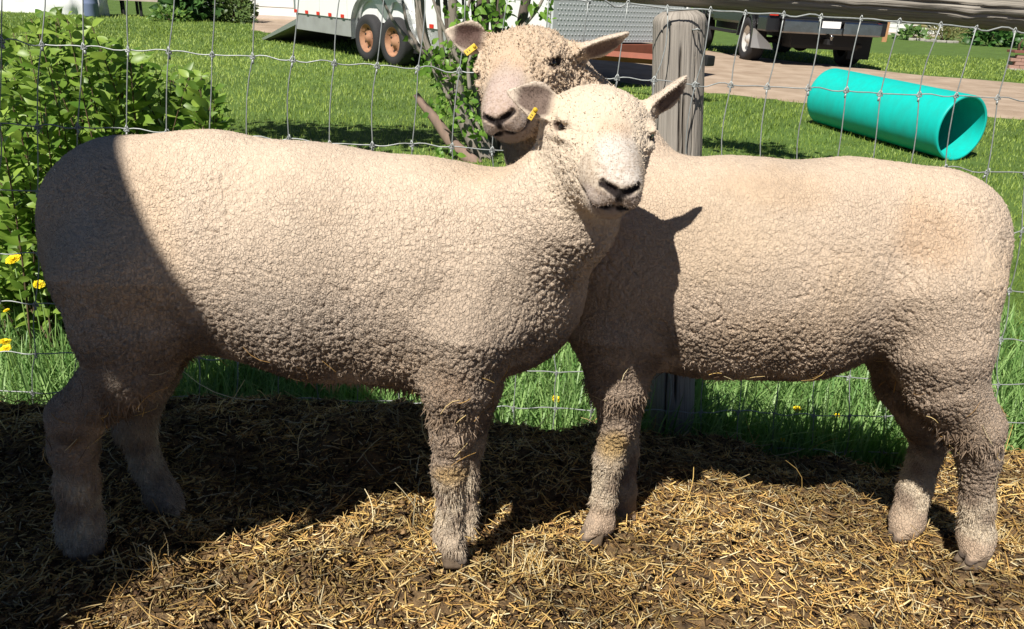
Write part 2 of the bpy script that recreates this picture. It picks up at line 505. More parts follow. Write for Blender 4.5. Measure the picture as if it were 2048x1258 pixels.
# ------------------------------------------------------------------ fence: post, rail, woven wire
M_WOOD = None
def wood_mat(name, c1, c2, c3):
    m = bpy.data.materials.new(name); m.use_nodes = True
    nt = m.node_tree; N = nt.nodes; L = nt.links; b = N['Principled BSDF']
    tc = N.new('ShaderNodeTexCoord'); at = N.new('ShaderNodeAttribute'); at.attribute_name = 'grain'
    n = N.new('ShaderNodeTexNoise'); n.inputs['Scale'].default_value = 1; n.inputs['Detail'].default_value = 7; n.inputs['Distortion'].default_value = .6
    n2_ = N.new('ShaderNodeTexNoise'); n2_.inputs['Scale'].default_value = .25; n2_.inputs['Detail'].default_value = 3
    L.new(at.outputs['Vector'], n.inputs['Vector']); L.new(at.outputs['Vector'], n2_.inputs['Vector'])
    r = N.new('ShaderNodeValToRGB'); r.color_ramp.elements[0].position = .32; r.color_ramp.elements[1].position = .68
    r.color_ramp.elements[0].color = (*c1, 1); r.color_ramp.elements[1].color = (*c2, 1)
    L.new(n.outputs['Fac'], r.inputs[0])
    mx = N.new('ShaderNodeMix'); mx.data_type = 'RGBA'; L.new(n2_.outputs['Fac'], mx.inputs['Factor'])
    mx.inputs['B'].default_value = (*c3, 1); L.new(r.outputs[0], mx.inputs['A'])
    L.new(mx.outputs['Result'], b.inputs['Base Color'])
    bp = N.new('ShaderNodeBump'); bp.inputs['Strength'].default_value = .7; bp.inputs['Distance'].default_value = .006
    L.new(n.outputs['Fac'], bp.inputs['Height']); L.new(bp.outputs[0], b.inputs['Normal'])
    b.inputs['Roughness'].default_value = .9; b.inputs['Specular IOR Level'].default_value = .15
    return m
M_POST = wood_mat('weathered_post_wood', (.13, .11, .095), (.46, .415, .36), (.33, .30, .26))
M_RAIL = wood_mat('weathered_rail_wood', (.12, .105, .09), (.50, .46, .40), (.34, .31, .26))

def log(name, p0, p1, r0, r1, m, nl=90, nr=72, seed=1, checks=(), knots=(), ends=True, flat=0):
    """a peeled log between two points with drying checks and knots; grain coordinates stored on the mesh"""
    p0, p1 = np.asarray(p0, float), np.asarray(p1, float)
    ax = p1 - p0; Ln = np.linalg.norm(ax); ax /= Ln
    a = np.cross(ax, [0, -1, 0.01]); a /= np.linalg.norm(a); b = np.cross(a, ax)    # b faces away from / toward the camera
    T, A = np.meshgrid(np.linspace(0, 1, nl), np.arange(nr) / nr * 2 * math.pi, indexing='ij')
    rr = r0 + (r1 - r0) * T
    rr = rr * (1 + .05 * n2(np.cos(A) * 3 + T * 3, np.sin(A) * 3 + T * 2, 1, seed) + .025 * n2(A * 9, T * 4, 1, seed + 1))
    rr = rr + .0012 * n2(A * 22, T * Ln * 16, 1, seed + 2) + .0010 * n2(A * 47, T * Ln * 24, 1, seed + 3)
    for (ca, t0, t1, wd, dp, wob) in checks:
        cc = ca - math.pi + wob * np.sin(T * 9 + ca * 5) + .05 * n2(T * 30, T * 0 + ca, 1, seed + 5)
        e = np.abs((A - cc + math.pi) % (2 * math.pi) - math.pi) * rr
        rr = rr - dp * (1 - sstep(wd * .3, wd, e)) * sstep(t0, t0 + .04, T) * (1 - sstep(t1 - .04, t1, T))
    for (ca, t, sz, hgt) in knots:
        e = np.hypot(((A - ca + 2 * math.pi) % (2 * math.pi) - math.pi) * rr, (T - t) * Ln)
        rr = rr + hgt * np.exp(-(e / sz) ** 2)
    rr = rr * np.where(T < .012, sstep(-.03, .012, T) * .99, 1) * np.where(T > .985, 1 - .35 * sstep(.985, 1.0, T) ** 2, 1)
    P_ = p0 + ax * (T * Ln)[..., None] + (a * np.cos(A)[..., None] + b * np.sin(A)[..., None]) * rr[..., None]
    i = (np.arange(nl - 1)[:, None] * nr + np.arange(nr)[None]).ravel(); j = (np.arange(nl - 1)[:, None] * nr + (np.arange(nr)[None] + 1) % nr).ravel()
    Q = np.stack([i, j, j + nr, i + nr], 1)
    v = P_.reshape(-1, 3)
    k = len(v)
    v = np.concatenate([v, [p0, p1]])
    ring = np.arange(nr)
    cap = np.concatenate([np.stack([(ring + 1) % nr, ring, np.full(nr, k), np.full(nr, k)], 1)[:, :3], np.stack([(nl - 1) * nr + ring, (nl - 1) * nr + (ring + 1) % nr, np.full(nr, k + 1)], 1)])
    base = p0.copy()
    me = bpy.data.meshes.new(name)
    me.from_pydata((v - base).tolist(), [], Q.tolist() + cap.tolist())
    me.polygons.foreach_set('use_smooth', [True] * len(me.polygons)); me.update()
    g = np.concatenate([np.stack([np.cos(A) * 14, np.sin(A) * 14, T * Ln * 5 + seed], -1).reshape(-1, 3), [[0, 0, seed], [0, 0, seed + 3]]])
    at = me.attributes.new('grain', 'FLOAT_VECTOR', 'POINT'); at.data.foreach_set('vector', g.astype(np.float32).ravel())
    me.materials.append(m)
    o = link(bpy.data.objects.new(name, me)); o.location = tuple(base)
    return o
pt, pb = FP(1371, 34), FP(1349, 830)
off = np.array([0, .082, 0])
pax = (pt - pb) / np.linalg.norm(pt - pb)
ph = .5 * (103 / F) * depth(pt + off)
cam_side = math.pi * 1.5
post = log('fence_post', pb + off - pax * .25, pt + off + pax * .012, .074, ph, M_POST, nl=130, nr=320, seed=3,
    checks=[(4.80, .72, .95, .0045, .024, .03), (4.66, .2, .86, .005, .03, .05), (4.22, .3, .93, .0035, .022, .05), (5.05, .1, .66, .004, .02, .04), (5.62, .55, 1, .002, .008, .05)], knots=[(5.2, .6, .02, .004)])
tag(post, 'grey weathered round wooden fence post with long drying cracks', 'post')
# rail: a long log laid along the top behind the wire
rz0, rz1 = FP(985, -66), FP(2300, 26)
for_r = np.array([0, .10, 0])
rail = log('fence_rail', rz0 + for_r * 1.0, rz1 + for_r * 1.6, .058, .068, M_RAIL, nl=220, nr=110, seed=17,
    checks=[(4.6, 0, 1, .003, .012, .05), (5.1, .1, .8, .003, .01, .05), (4.2, .3, .95, .0025, .01, .05)], knots=[(4.5, .42, .03, .010), (4.9, .66, .035, .012), (4.2, .74, .03, .012), (4.4, .55, .025, .008)])
tag(rail, 'grey weathered log rail lying across the top of the fence post', 'rail')

M_WIRE = mat('galvanised_wire', (.42, .44, .43), rough=.5, metal=.35, noise=(90, (.28, .30, .29), .2, (1, 1, 1)))
ROWS = [((80, -72), (2000, 58)), ((85, 87), (1992, 196)), ((80, 250), (1970, 341)), ((78, 382), (2031, 462)), ((76, 510), (2018, 583)),
        ((75, 606), (2003, 680)), ((74, 707), (1990, 768)), ((73, 782), (1985, 842)), ((72, 850), (1980, 912))]
OFFL = [7, 0, -5, -7, -9, -10, -11, -12, -12]; OFFR = [37, 0, -22, -31, -44, -59, -70, -76, -82]
X2 = [-240, -158, -77, 4, 85, 167, 257, 340, 422, 502, 588, 670, 754, 834, 915, 995, 1075, 1155, 1232, 1308, 1390, 1462, 1538, 1612, 1690, 1765, 1842, 1915, 1992, 2068, 2146]
fence = empty('wire_fence', FP(1000, 860) * np.array([1, 1, 0]) + np.array([0, 0, -.1]))
FO = np.array(fence.location)
tag(fence, 'galvanised woven wire fence behind both sheep, stapled to the wooden post', 'fence')
def row_y(r, x):
    (x0, y0), (x1, y1) = ROWS[r]
    return y0 + (y1 - y0) * (x - x0) / (x1 - x0)
KN = np.zeros((len(ROWS), len(X2), 3))
g = np.random.default_rng(5)
for r in range(len(ROWS)):
    for q, x2 in enumerate(X2):
        w = (x2 - 85) / (1992 - 85)
        x = x2 + OFFL[r] + (OFFR[r] - OFFL[r]) * w + g.normal(0, 2.2)
        y = row_y(r, x) + g.normal(0, 1.6) + (6 * math.sin((x - 85) / 1900 * math.pi) if 0 < r < 3 else 0)
        p = FP(x, y); p[1] += g.normal(0, .006)
        KN[r, q] = p
KN[:, X2.index(1390), 1] -= .0
def crv(pts, kink, rad, nsub=5, gg=None):
    out = []
    for a, b in zip(pts[:-1], pts[1:]):
        for s in range(nsub):
            t = s / nsub
            out.append(a + (b - a) * t + (kink * math.sin(t * 6.283) if kink is not None else 0))
    out.append(pts[-1]); return out
for r in range(len(ROWS)):
    pts = KN[r]; out = []
    for q in range(len(pts) - 1):
        a, b = pts[q], pts[q + 1]; kk = g.normal(0, .0035); sw = g.normal(0, .003)
        for s in range(6):
            t = s / 6
            out.append(a + (b - a) * t + np.array([0, sw * math.sin(t * 3.14), kk * math.sin(t * 6.283)]))
    out.append(pts[-1])
    MB().tube([p - FO for p in out], .0017 if r else .0022, n=6).build('line_wire', M_WIRE, fence)
for q in range(len(X2)):
    pts = KN[:, q]; out = []
    for r in range(len(pts) - 1):
        a, b = pts[r], pts[r + 1]; sw = g.normal(0, .0045)
        for s in range(4):
            t = s / 4
            out.append(a + (b - a) * t + np.array([sw * math.sin(t * 3.14), -.0035 + .3 * sw * math.sin(t * 6.28), 0]))
    out.append(pts[-1] - np.array([0, .0035, 0]))
    MB().tube([p - FO for p in out], .0015, n=6).build('stay_wire', M_WIRE, fence)
# hinge-joint knot: a wrapped triangle round the crossing with a small coil below
kb = MB()
tri = [(.0, .014), (.0055, .004), (.0095, -.006), (.004, -.008), (0, -.0055), (-.004, -.008), (-.0095, -.006), (-.0055, .004), (.0, .014)]
kb.tube([(x, -.004 - .002 * math.sin(i * 1.5), z) for i, (x, z) in enumerate(tri)], .0019, n=5)
kb.tube([(0.006 * math.cos(a), -.002 + .003 * math.sin(a), -.006 + .0012 * a / 6.28) for a in np.linspace(0, 12.5, 14)], .0018, n=4)
kb.tube([(0, -.004, -.010), (0, -.004, -.018), (0, -.003, -.024)], [.0030, .0036, .0026], n=6)
kmesh = kb.mesh('knot'); kmesh.materials.append(M_WIRE)
for r in range(len(ROWS)):
    for q in range(len(X2)):
        k_ = bpy.data.objects.new('knot', kmesh); link(k_, fence); k_.location = tuple(KN[r, q] - FO)
        sc = .76 if 0 < r < 6 else .6
        k_.scale = (sc * g.uniform(.9, 1.1), sc, sc * g.uniform(.9, 1.1)); k_.rotation_euler = (g.normal(0, .15), g.normal(0, .12), g.normal(0, .25))
# staples on the post
for (x, y) in ((1393, 60), (1392, 168), (1372, 330), (1352, 742)):
    p = FP(x, y); d_ = np.array([.012, 0, 0])
    MB().tube([p - d_ * .6 + (0, .02, .0), p - d_ * .6 + (0, -.004, 0), p + (0, -.009, .003), p + d_ * .6 + (0, -.004, 0), p + d_ * .6 + (0, .02, 0)], .0022, n=6).build('fence_staple', M_WIRE).parent = post
for c in post.children: c.matrix_parent_inverse = Matrix.Translation(-Vector(post.location))

# ------------------------------------------------------------------ leaves
def leaf_mesh(name, L, Wd, fold=.25, droop=.25, pts=5, wave=.0):
    """pointed oval leaf with a folded midrib, along +x"""
    v = []; f = []
    for i in range(pts + 1):
        t = i / pts
        hw = Wd * .5 * (math.sin(math.pi * min(1, t ** .75)) ** .9) * (1 - .15 * t)
        x = L * t; z = -droop * L * t * t
        v += [(x, -hw, z + fold * hw + wave * math.sin(t * 9)), (x, 0, z), (x, hw, z + fold * hw - wave * math.sin(t * 8))]
    for i in range(pts):
        a = 3 * i
        f += [(a, a + 1, a + 4, a + 3), (a + 1, a + 2, a + 5, a + 4)]
    return np.array(v), np.array(f)

def frame(d, nrm):
    d = d / np.linalg.norm(d, axis=1)[:, None]
    y = np.cross(nrm, d); y /= np.linalg.norm(y, axis=1)[:, None] + 1e-9
    z = np.cross(d, y)
    return np.stack([d, y, z], 2)            # columns

def leaves(root, pos, d, nrm, size, tone, shape, mats, seed, keep=300, part_name='leaf'):
    """the nearest `keep` leaves as parts, the rest joined as one part"""
    Fm = frame(d, nrm); n = len(pos)
    o = np.array(root.location)
    order = np.argsort([depth(p) / s for p, s in zip(pos, size)])
    lv, lf = shape
    meshes = []
    for k in range(3):
        sh = lv.copy(); sh[:, 2] += (k - 1) * .10 * sh[:, 0] * np.sign(sh[:, 1]) ; sh[:, 1] *= (.85 + .15 * k)
        me = np_mesh(part_name, sh, lf); me.materials.append(mats[0]); meshes.append(me)
    for i in order[:keep]:
        ob = bpy.data.objects.new(part_name, meshes[i % 3])
        link(ob, root)
        M4 = Matrix(Fm[i].tolist()).to_4x4(); M4 = Matrix.Translation(Vector(pos[i] - o)) @ M4 @ Matrix.Scale(size[i], 4)
        ob.matrix_local = M4
    rest = order[keep:]
    if len(rest):
        V = np.einsum('nij,kj->nki', Fm[rest], lv) * size[rest][:, None, None] + (pos[rest] - o)[:, None]
        Fc = (np.arange(len(rest))[:, None, None] * len(lv) + lf[None]).reshape(-1, 4)
        me = np_mesh('foliage', V.reshape(-1, 3), Fc); tone_attr(me, np.repeat(tone[rest], len(lv))); me.materials.append(mats[1])
        ob = link(bpy.data.objects.new('foliage', me), root); ob['kind'] = 'stuff'

def rndn(g, n, up=.6, toward=.4):
    nn = g.normal(0, .45, (n, 3)); nn[:, 2] += up; nn[:, 1] -= toward
    return nn / np.linalg.norm(nn, axis=1)[:, None]

ML1 = leaf_mat('shrub_leaf', (.11, .22, .025), (.34, .48, .08), rough=.4, trans=.38, attr=False)
ML1r = leaf_mat('shrub_foliage', (.09, .19, .022), (.32, .46, .075), rough=.4, trans=.38)
M_STEM = mat('brown_stem', (.075, .05, .03), rough=.85, noise=(30, (.13, .085, .05), .2, (1, 1, .2)))
# ---- leafy shrub at the left, just outside the fence
g = np.random.default_rng(21)
shrub = empty('shrub', (-1.45, 2.85, -.10)); SO = np.array(shrub.location)
tag(shrub, 'dense bright green leafy shrub behind the fence left of the sheep', 'shrub')
sp, sd, ss = [], [], []
tips = []
outline = [(-60, 60), (20, 40), (100, 30), (180, 38), (215, 75), (260, 105), (330, 140), (400, 150), (432, 185), (415, 235), (350, 280)]
for k in range(190):
    if k < 70:
        i = g.integers(0, len(outline) - 1); t = g.random()
        x = outline[i][0] + (outline[i + 1][0] - outline[i][0]) * t + g.normal(0, 10); y = outline[i][1] + (outline[i + 1][1] - outline[i][1]) * t + abs(g.normal(0, 14))
    else:
        x = g.uniform(-80, 390); top = np.interp(x, [o[0] for o in outline[:9]], [o[1] for o in outline[:9]])
        y = top + 20 + (620 - top) * g.random() ** .8
        if x > 150 and y > 330: x = g.uniform(-60, 150)
    Yt = g.uniform(2.42, 3.25)
    tip = W(x, y, Yt)
    if tip[2] < .15: tip[2] = .15
    tips.append(tip)
for tip in tips:
    b0 = np.array([tip[0] * .6 + -1.5 * .4 + g.normal(0, .12), tip[1] * .5 + 2.85 * .5 + g.normal(0, .1), lz(0, 2.8)])
    L = np.linalg.norm(tip - b0)
    mid = (b0 + tip) / 2 + g.normal(0, .03, 3) + np.array([0, 0, .06])
    tt = np.linspace(0, 1, 9)[:, None]
    cur = (1 - tt) ** 2 * b0 + 2 * tt * (1 - tt) * mid + tt ** 2 * tip
    MB().tube([c - SO for c in cur], list(np.linspace(.0042, .0014, 9)), n=5).build('stem', M_STEM, shrub)
    npair = max(3, int(L * .8 / .036))
    for q in range(npair):
        t = 1 - .78 * q / npair
        p = (1 - t) ** 2 * b0 + 2 * t * (1 - t) * mid + t ** 2 * tip
        tg = 2 * (1 - t) * (mid - b0) + 2 * t * (tip - mid); tg /= np.linalg.norm(tg)
        an = q * 1.57 + g.normal(0, .3)
        for sg in (0, math.pi):
            sv = np.array([math.cos(an + sg), math.sin(an + sg), 0])
            d = sv * .8 + tg * .55 + np.array([0, -.15, .05]) + g.normal(0, .18, 3)
            sp.append(p); sd.append(d); ss.append(g.uniform(.042, .088) * (.7 if q < 2 else 1))
sp, sd, ss = np.array(sp), np.array(sd), np.array(ss)
ok = sp[:, 1] > fence_y(sp[:, 0]) + .08
sp, sd, ss = sp[ok], sd[ok], ss[ok]
leaves(shrub, sp, sd, rndn(g, len(sp), .75, .35), ss, g.random(len(sp)), leaf_mesh('leaf', 1, .52, .22, .22, wave=.012), (ML1, ML1r), 3, keep=280)

# ---- multi-stemmed tree behind the heads; its crown is above the frame and shades the lawn
g = np.random.default_rng(33)
M_BARK = mat('grey_bark', (.20, .17, .14), rough=.9, noise=(9, (.34, .30, .26), .2, (3, 3, .6)), bump=(30, .6, .01, (3, 3, .5)))
M_BARK2 = mat('dark_bark', (.07, .055, .045), rough=.9, noise=(9, (.15, .12, .10), .2, (3, 3, .6)), bump=(30, .6, .01, (3, 3, .5)))
tb = G(985, 326, .0); TY = tb[1]
tree = empty('tree', tb); TO = np.array(tree.location)
tag(tree, 'grey multi-stemmed tree with young leaves behind the head of the sheep at the back', 'tree')
def stem(pix, rad, m, Y=TY, dY=0.0, nm='trunk'):
    pts = [W(x, y, Y + dY * i / max(1, len(pix) - 1)) for i, (x, y) in enumerate(pix)]
    pts = np.array(pts); t = np.linspace(0, len(pts) - 1, 4 * len(pts)); 
    ii = np.arange(len(pts)); cur = np.stack([np.interp(t, ii, pts[:, q]) for q in range(3)], 1)
    for _ in range(3): cur[1:-1] = (cur[:-2] + cur[1:-1] * 2 + cur[2:]) / 4
    rr = np.interp(t, ii, [r * depth(p) / F for r, p in zip(rad, pts)])
    MB().tube([c - TO for c in cur], list(rr), n=10).build(nm, m, tree)
    return cur
stem([(985, 345), (955, 300), (925, 240), (912, 150), (906, 60), (905, -60), (880, -220)], [17, 15, 13, 11, 10, 9, 7], M_BARK)
stem([(970, 345), (905, 290), (872, 240), (842, 205), (832, 188)], [15, 13, 10, 8, 6], mat('peeled_bark', (.36, .24, .19), rough=.9, noise=(9, (.22, .16, .13), .2, (3, 3, .6))), Y=TY - .1)
stem([(985, 340), (975, 240), (960, 120), (965, 20), (985, -160)], [16, 15, 15, 15, 12], M_BARK2, Y=TY + .25)
stem([(1000, 330), (1000, 200), (1000, 100), (995, 0), (1020, -160)], [14, 14, 14, 13, 10], M_BARK2, Y=TY + .35)
stem([(1010, 330), (1030, 200), (1040, 60), (1060, -40), (1090, -200)], [13, 12, 11, 10, 8], M_BARK2, Y=TY + .3)
stem([(985, 330), (945, 230), (860, 120), (842, 60), (838, -20), (800, -220)], [13, 11, 10, 11, 10, 8], M_BARK, Y=TY + .1)
for k_, xx in enumerate((878, 893, 930, 948, 985)):
    stem([(975 + k_ * 5, 335), (xx + 30, 230), (xx + 8, 120), (xx, 40), (xx - 6, -60)], [8, 6, 5, 5, 4], M_BARK2 if k_ % 2 else M_BARK, Y=TY + .12 + .05 * k_)
for pix in ([(870, 130), (845, 60), (832, 0), (825, -60)], [(920, 130), (880, 40), (860, -20)], [(846, 110), (790, 50), (765, 0), (750, -40)], [(900, 200), (870, 150), (855, 100)], [(940, 180), (935, 130), (950, 90)], [(850, 110), (815, 60), (805, 0)], [(905, 110), (930, 40), (945, -20)], [(1040, 60), (1075, 20), (1095, -20)]):
    stem(pix, [4.5, 3.5, 2.5, 2][:len(pix)], M_BARK, Y=TY - .05 + g.normal(0, .1), nm='branch')
sp = []; sd = []; ss = []
for (cx, cy, sx, sy, n) in ((880, 105, 40, 26, 60), (900, 150, 45, 40, 60), (860, 130, 32, 26, 45), (925, 215, 26, 50, 70), (945, 130, 26, 60, 60), (940, 30, 40, 40, 60), (880, 215, 22, 26, 26), (895, 308, 26, 14, 30), (1000, 20, 60, 40, 70), (955, 255, 20, 30, 36), (1085, 20, 22, 20, 24), (905, 20, 20, 30, 22)):
    for _ in range(n):
        sp.append(W(cx + g.normal(0, sx * .6), cy + g.normal(0, sy * .6), TY + g.normal(-.02, .18))); d = g.normal(0, .7, 3); d[2] -= .25; d[1] -= .3
        sd.append(d); ss.append(g.uniform(.035, .075))
# crown over the frame: where the shade on the lawn comes from
for (px_, py_, rx, ry, h0, n) in ((700, 282, .75, .42, 1.9, 900), (580, 268, .35, .3, 2.0, 220), (830, 285, .4, .25, 2.1, 260), (1480, 303, .40, .22, 2.1, 330), (1560, 318, .28, .15, 2.2, 140)):
    c = G(px_, py_, .0)
    for _ in range(n):
        hz = h0 + abs(g.normal(0, .25)) + .2
        q = c + np.array([g.normal(0, rx * .5), g.normal(0, ry * .5), 0]) - SD * (hz / -SD[2])
        if q[2] < CH + .3: continue
        sp.append(q); d = g.normal(0, .7, 3); d[2] -= .2; sd.append(d); ss.append(g.uniform(.06, .11))
sp, sd, ss = np.array(sp), np.array(sd), np.array(ss)
for k in range(14):                                # limbs that carry the crown
    e = sp[g.integers(600, len(sp))]; s0 = W(905, -60, TY) + g.normal(0, .06, 3)
    if e[1] > TY + 2.2: continue
    MB().tube([s0 - TO, (s0 + e) / 2 + np.array([0, 0, .12]) - TO, e - TO], [.02, .013, .004], n=6).build('limb', M_BARK2, tree)
ML2 = leaf_mat('tree_leaf', (.09, .21, .025), (.25, .43, .06), rough=.4, trans=.4, attr=False)
ML2r = leaf_mat('tree_foliage', (.08, .19, .022), (.23, .41, .06), rough=.4, trans=.4)
leaves(tree, sp, sd, rndn(g, len(sp), .6, .6), ss, g.random(len(sp)), leaf_mesh('leaf', 1, .6, .2, .25, pts=4, wave=.02), (ML2, ML2r), 4, keep=240)

# ---- dandelions and a weed in the grass
M_DAND = mat('dandelion_petals', (.80, .58, .008), rough=.6, noise=(200, (.85, .68, .02), .2, (1, 1, 1)))
M_DSTEM = mat('flower_stem', (.16, .26, .06), rough=.5)
def dandelion(x, y, Y, w, label):
    p = W(x, y, Y); r = w / 2.3 * depth(p) / F
    zb = lz(p[0], p[1])
    e = empty('dandelion', (p[0], p[1], zb)); o = np.array(e.location)
    hd = MB(); gg = np.random.default_rng(int(x))
    for ring, (n, rr, hh) in enumerate(((20, 1.0, .12), (18, .82, .25), (14, .6, .34), (10, .35, .4))):
        for k in range(n):
            a = 6.283 * k / n + ring * .2 + gg.normal(0, .06); c, s = math.cos(a), math.sin(a); R_ = r * rr * gg.uniform(.88, 1.08); hw = r * .13
            hd.add([(c * r * .08 - s * hw * .4, s * r * .08 + c * hw * .4, .05 * r), (c * r * .08 + s * hw * .4, s * r * .08 - c * hw * .4, .05 * r), (c * R_ + s * hw, s * R_ - c * hw, hh * r), (c * R_ - s * hw, s * R_ + c * hw, hh * r)], [(0, 1, 2, 3)])
    hd.lathe([(.05 * r, -.45 * r), (.3 * r, -.3 * r), (.34 * r, .0), (.2 * r, .12 * r)], n=10)
    h_ = hd.build('flower_head', M_DAND, e); h_.location = tuple(p - o); h_.rotation_euler = (.35 + gg.normal(0, .15), gg.normal(0, .2), 0)
    q = p - o
    MB().tube([(gg.normal(0, .02), gg.normal(0, .02), -.02), (q[0] * .5 + gg.normal(0, .01), q[1] * .5, q[2] * .55), (q[0], q[1], q[2] - .3 * r)], [.0022, .002, .0017], n=6).build('stem', M_DSTEM, e)
    tag(e, label, 'dandelion', 'dandelions in the grass by the fence')
for a in ((27, 519, 2.25, 34, 'large yellow dandelion at far left under the shrub, the highest of them'), (78, 569, 2.27, 25, 'yellow dandelion beside the fence stay at left, below the highest one'),
          (13, 621, 2.3, 14, 'small half-open dandelion at the left edge'), (10, 684, 2.2, 26, 'upper of the touching pair of dandelions at the left edge'), (12, 697, 2.17, 24, 'lower of the touching pair of dandelions at the left edge'),
          (1112, 798, 2.22, 20, 'yellow dandelion between the front legs of the two sheep'), (1594, 818, 2.25, 18, 'yellow dandelion under the belly of the sheep at right'),
          (1674, 831, 2.3, 14, 'small dandelion right of the other one under the belly at right'), (1566, 880, 2.2, 12, 'orange half-hidden dandelion at the edge of the bedding under the right sheep')):
    dandelion(*a)
g = np.random.default_rng(8)
weed = empty('weed', (*(G(95, 640, 0)[:2] * .8), lz(0, 2.3)))
wp = W(80, 660, 2.26); weed.location = (wp[0], wp[1], lz(wp[0], wp[1])); WO = np.array(weed.location)
tag(weed, 'young broad-leaved weed standing in the grass beside the near sheep\'s rump', 'plant')
sp, sd, ss = [], [], []
for (x, y, s_) in ((62, 558, .05), (48, 578, .055), (85, 588, .05), (112, 602, .06), (105, 622, .05), (60, 590, .04), (136, 650, .04), (70, 600, .045), (118, 640, .05), (55, 625, .045), (95, 640, .04), (40, 600, .04)):
    sp.append(W(x, y, 2.26 + g.normal(0, .03))); d = g.normal(0, .5, 3); d[0] += (x - 75) * .02; d[2] += .35; sd.append(d); ss.append(s_ * .9)
leaves(weed, np.array(sp), np.array(sd), rndn(g, len(sp), .7, .6), np.array(ss), g.random(len(sp)), leaf_mesh('leaf', 1, .5, .2, .2), (ML1, ML1r), 5)
for q in (0, 3, 6): MB().tube([(g.normal(0, .02), 0, 0), ((sp[q] - WO) * .5).tolist(), (sp[q] - WO).tolist()], [.003, .0025, .0015], n=5).build('stem', M_DSTEM, weed)
# ------------------------------------------------------------------ things on the lawn and driveway
def gz(X, Y): return float(lz(np.array(X), np.array(Y)) + .03 * n2(np.array(X), np.array(Y), .9, 5) * sstep(3, 6, np.array(Y)))
def GL(x, y):                                   # pixel met with the lawn
    z = 0.0
    for _ in range(12):
        p = G(x, y, z); z = gz(p[0], p[1])
    return G(x, y, z)

# ---- teal plastic pipe
M_TEAL = mat('teal_plastic', (.004, .50, .44), rough=.42, spec=.4, noise=(5, (.012, .43, .37), .16, (3, 3, 1)), bump=(14, .12, .01, (1, 1, 1)))
a, b = GL(1908, 322), GL(1654, 250)
RP = .5 * 131 / F * depth(a + np.array([0, 0, .27]))
dv = Vector(b - a); Lp = dv.length * 1.03; dv.normalize()
pipe = empty('pipe', a)
lat = dv.cross(Vector((0, 0, 1))).normalized(); upv = lat.cross(dv)
rot = Matrix((lat, upv, dv)).transposed()
tw = .022
pr = [(RP - tw, .004), (RP - tw + .004, 0), (RP - .003, 0), (RP, .004)] + [(RP, Lp * t) for t in np.linspace(.02, .98, 20)] + [(RP, Lp - .004), (RP - .003, Lp), (RP - tw, Lp)] + [(RP - tw, Lp * t) for t in np.linspace(.98, .02, 20)] + [(RP - tw, .004)]
MB().lathe(pr, (0, 0, RP + .0), n=72, rot=rot).build('pipe_wall', M_TEAL, pipe)
tag(pipe, 'large open-ended teal plastic pipe lying on the lawn at right', 'pipe')

# ---- white enclosed trailer
TA = math.radians(50)
tw0 = GL(764, 126)
trl = empty('cargo_trailer', tw0, -TA)
tag(trl, 'white enclosed cargo trailer with tandem wheels and lowered ramp on the lawn', 'trailer')
def along(px):                                  # local x on the visible side at image column px
    lo_, hi_ = -8, 9
    fw = np.array([math.cos(TA), -math.sin(TA), 0])
    f = lambda s: (lambda p: 1024 + F * float(np.dot(p - CAM0, CR)) / depth(p))(tw0 + fw * s + np.array([0, 0, .5]))
    for _ in range(50):
        m_ = (lo_ + hi_) / 2
        if f(m_) < px: lo_ = m_
        else: hi_ = m_
    return (lo_ + hi_) / 2
xr, xf = along(590), along(1093)
M_TWHITE = mat('white_trailer_paint', (.80, .80, .79), rough=.3, spec=.5, noise=(1.2, (.74, .74, .72), .3, (1, 1, 1)))
M_SKIRT = mat('grey_skirt', (.42, .43, .42), rough=.45, metal=.3, noise=(4, (.34, .34, .33), .2, (1, 1, 1)))
M_ALU = mat('brushed_aluminium', (.62, .63, .63), rough=.35, metal=.85)
M_RED = mat('red_reflector', (.62, .035, .02), rough=.3)
M_TYRE = mat('tyre_rubber', (.035, .034, .036), rough=.8, bump=(40, .4, .01, (1, 1, 1)))
M_RUST = mat('rusty_rim', (.44, .24, .14), rough=.7, noise=(9, (.26, .12, .07), .2, (1, 1, 1)))
M_BLACK = mat('black_steel', (.018, .018, .019), rough=.6)
M_PLY = mat('ramp_plywood', (.30, .27, .22), rough=.85, noise=(5, (.22, .19, .15), .2, (6, 1, 1)))
M_RFRAME = mat('red_oxide_frame', (.28, .085, .05), rough=.6, noise=(8, (.20, .07, .045), .2, (1, 1, 1)))
M_JACK = mat('jack_zinc', (.45, .45, .44), rough=.4, metal=.7)
M_BLOCK = mat('wood_block', (.35, .24, .14), rough=.9, noise=(12, (.24, .16, .09), .2, (1, 1, 6)))
zb, zt_ = .55, 2.6                              # floor line and roof
nP = 7
for k in range(nP):                             # side panels with narrow seams
    xa, xb = xr + (xf - xr) * k / nP, xr + (xf - xr) * (k + 1) / nP - .012
    MB().box(((xa + xb) / 2, .02, (zb + zt_) / 2), (xb - xa, .04, zt_ - zb), bev=.004).build('side_panel', M_TWHITE, trl)
MB().box(((xr + xf) / 2, 1.14, (zb + zt_) / 2), (xf - xr, 2.16, zt_ - zb - .03)).build('body', M_TWHITE, trl)
MB().box(((xr - .42) / 2 - .0 + .0, .06, zb - .135), (-.58 - xr, .05, .26)).build('skirt', M_SKIRT, trl) if False else None
MB().box(((xr - .62) / 2, .05, zb - .13), (-.62 - xr, .06, .255), bev=.006).build('skirt', M_SKIRT, trl)
MB().box(((xf + 1.02) / 2, .05, zb - .13), (xf - 1.02, .06, .255), bev=.006).build('skirt', M_SKIRT, trl)
MB().box(((xr + xf) / 2, 1.15, zb - .10), (xf - xr - .1, 1.9, .12)).build('chassis', M_BLACK, trl)
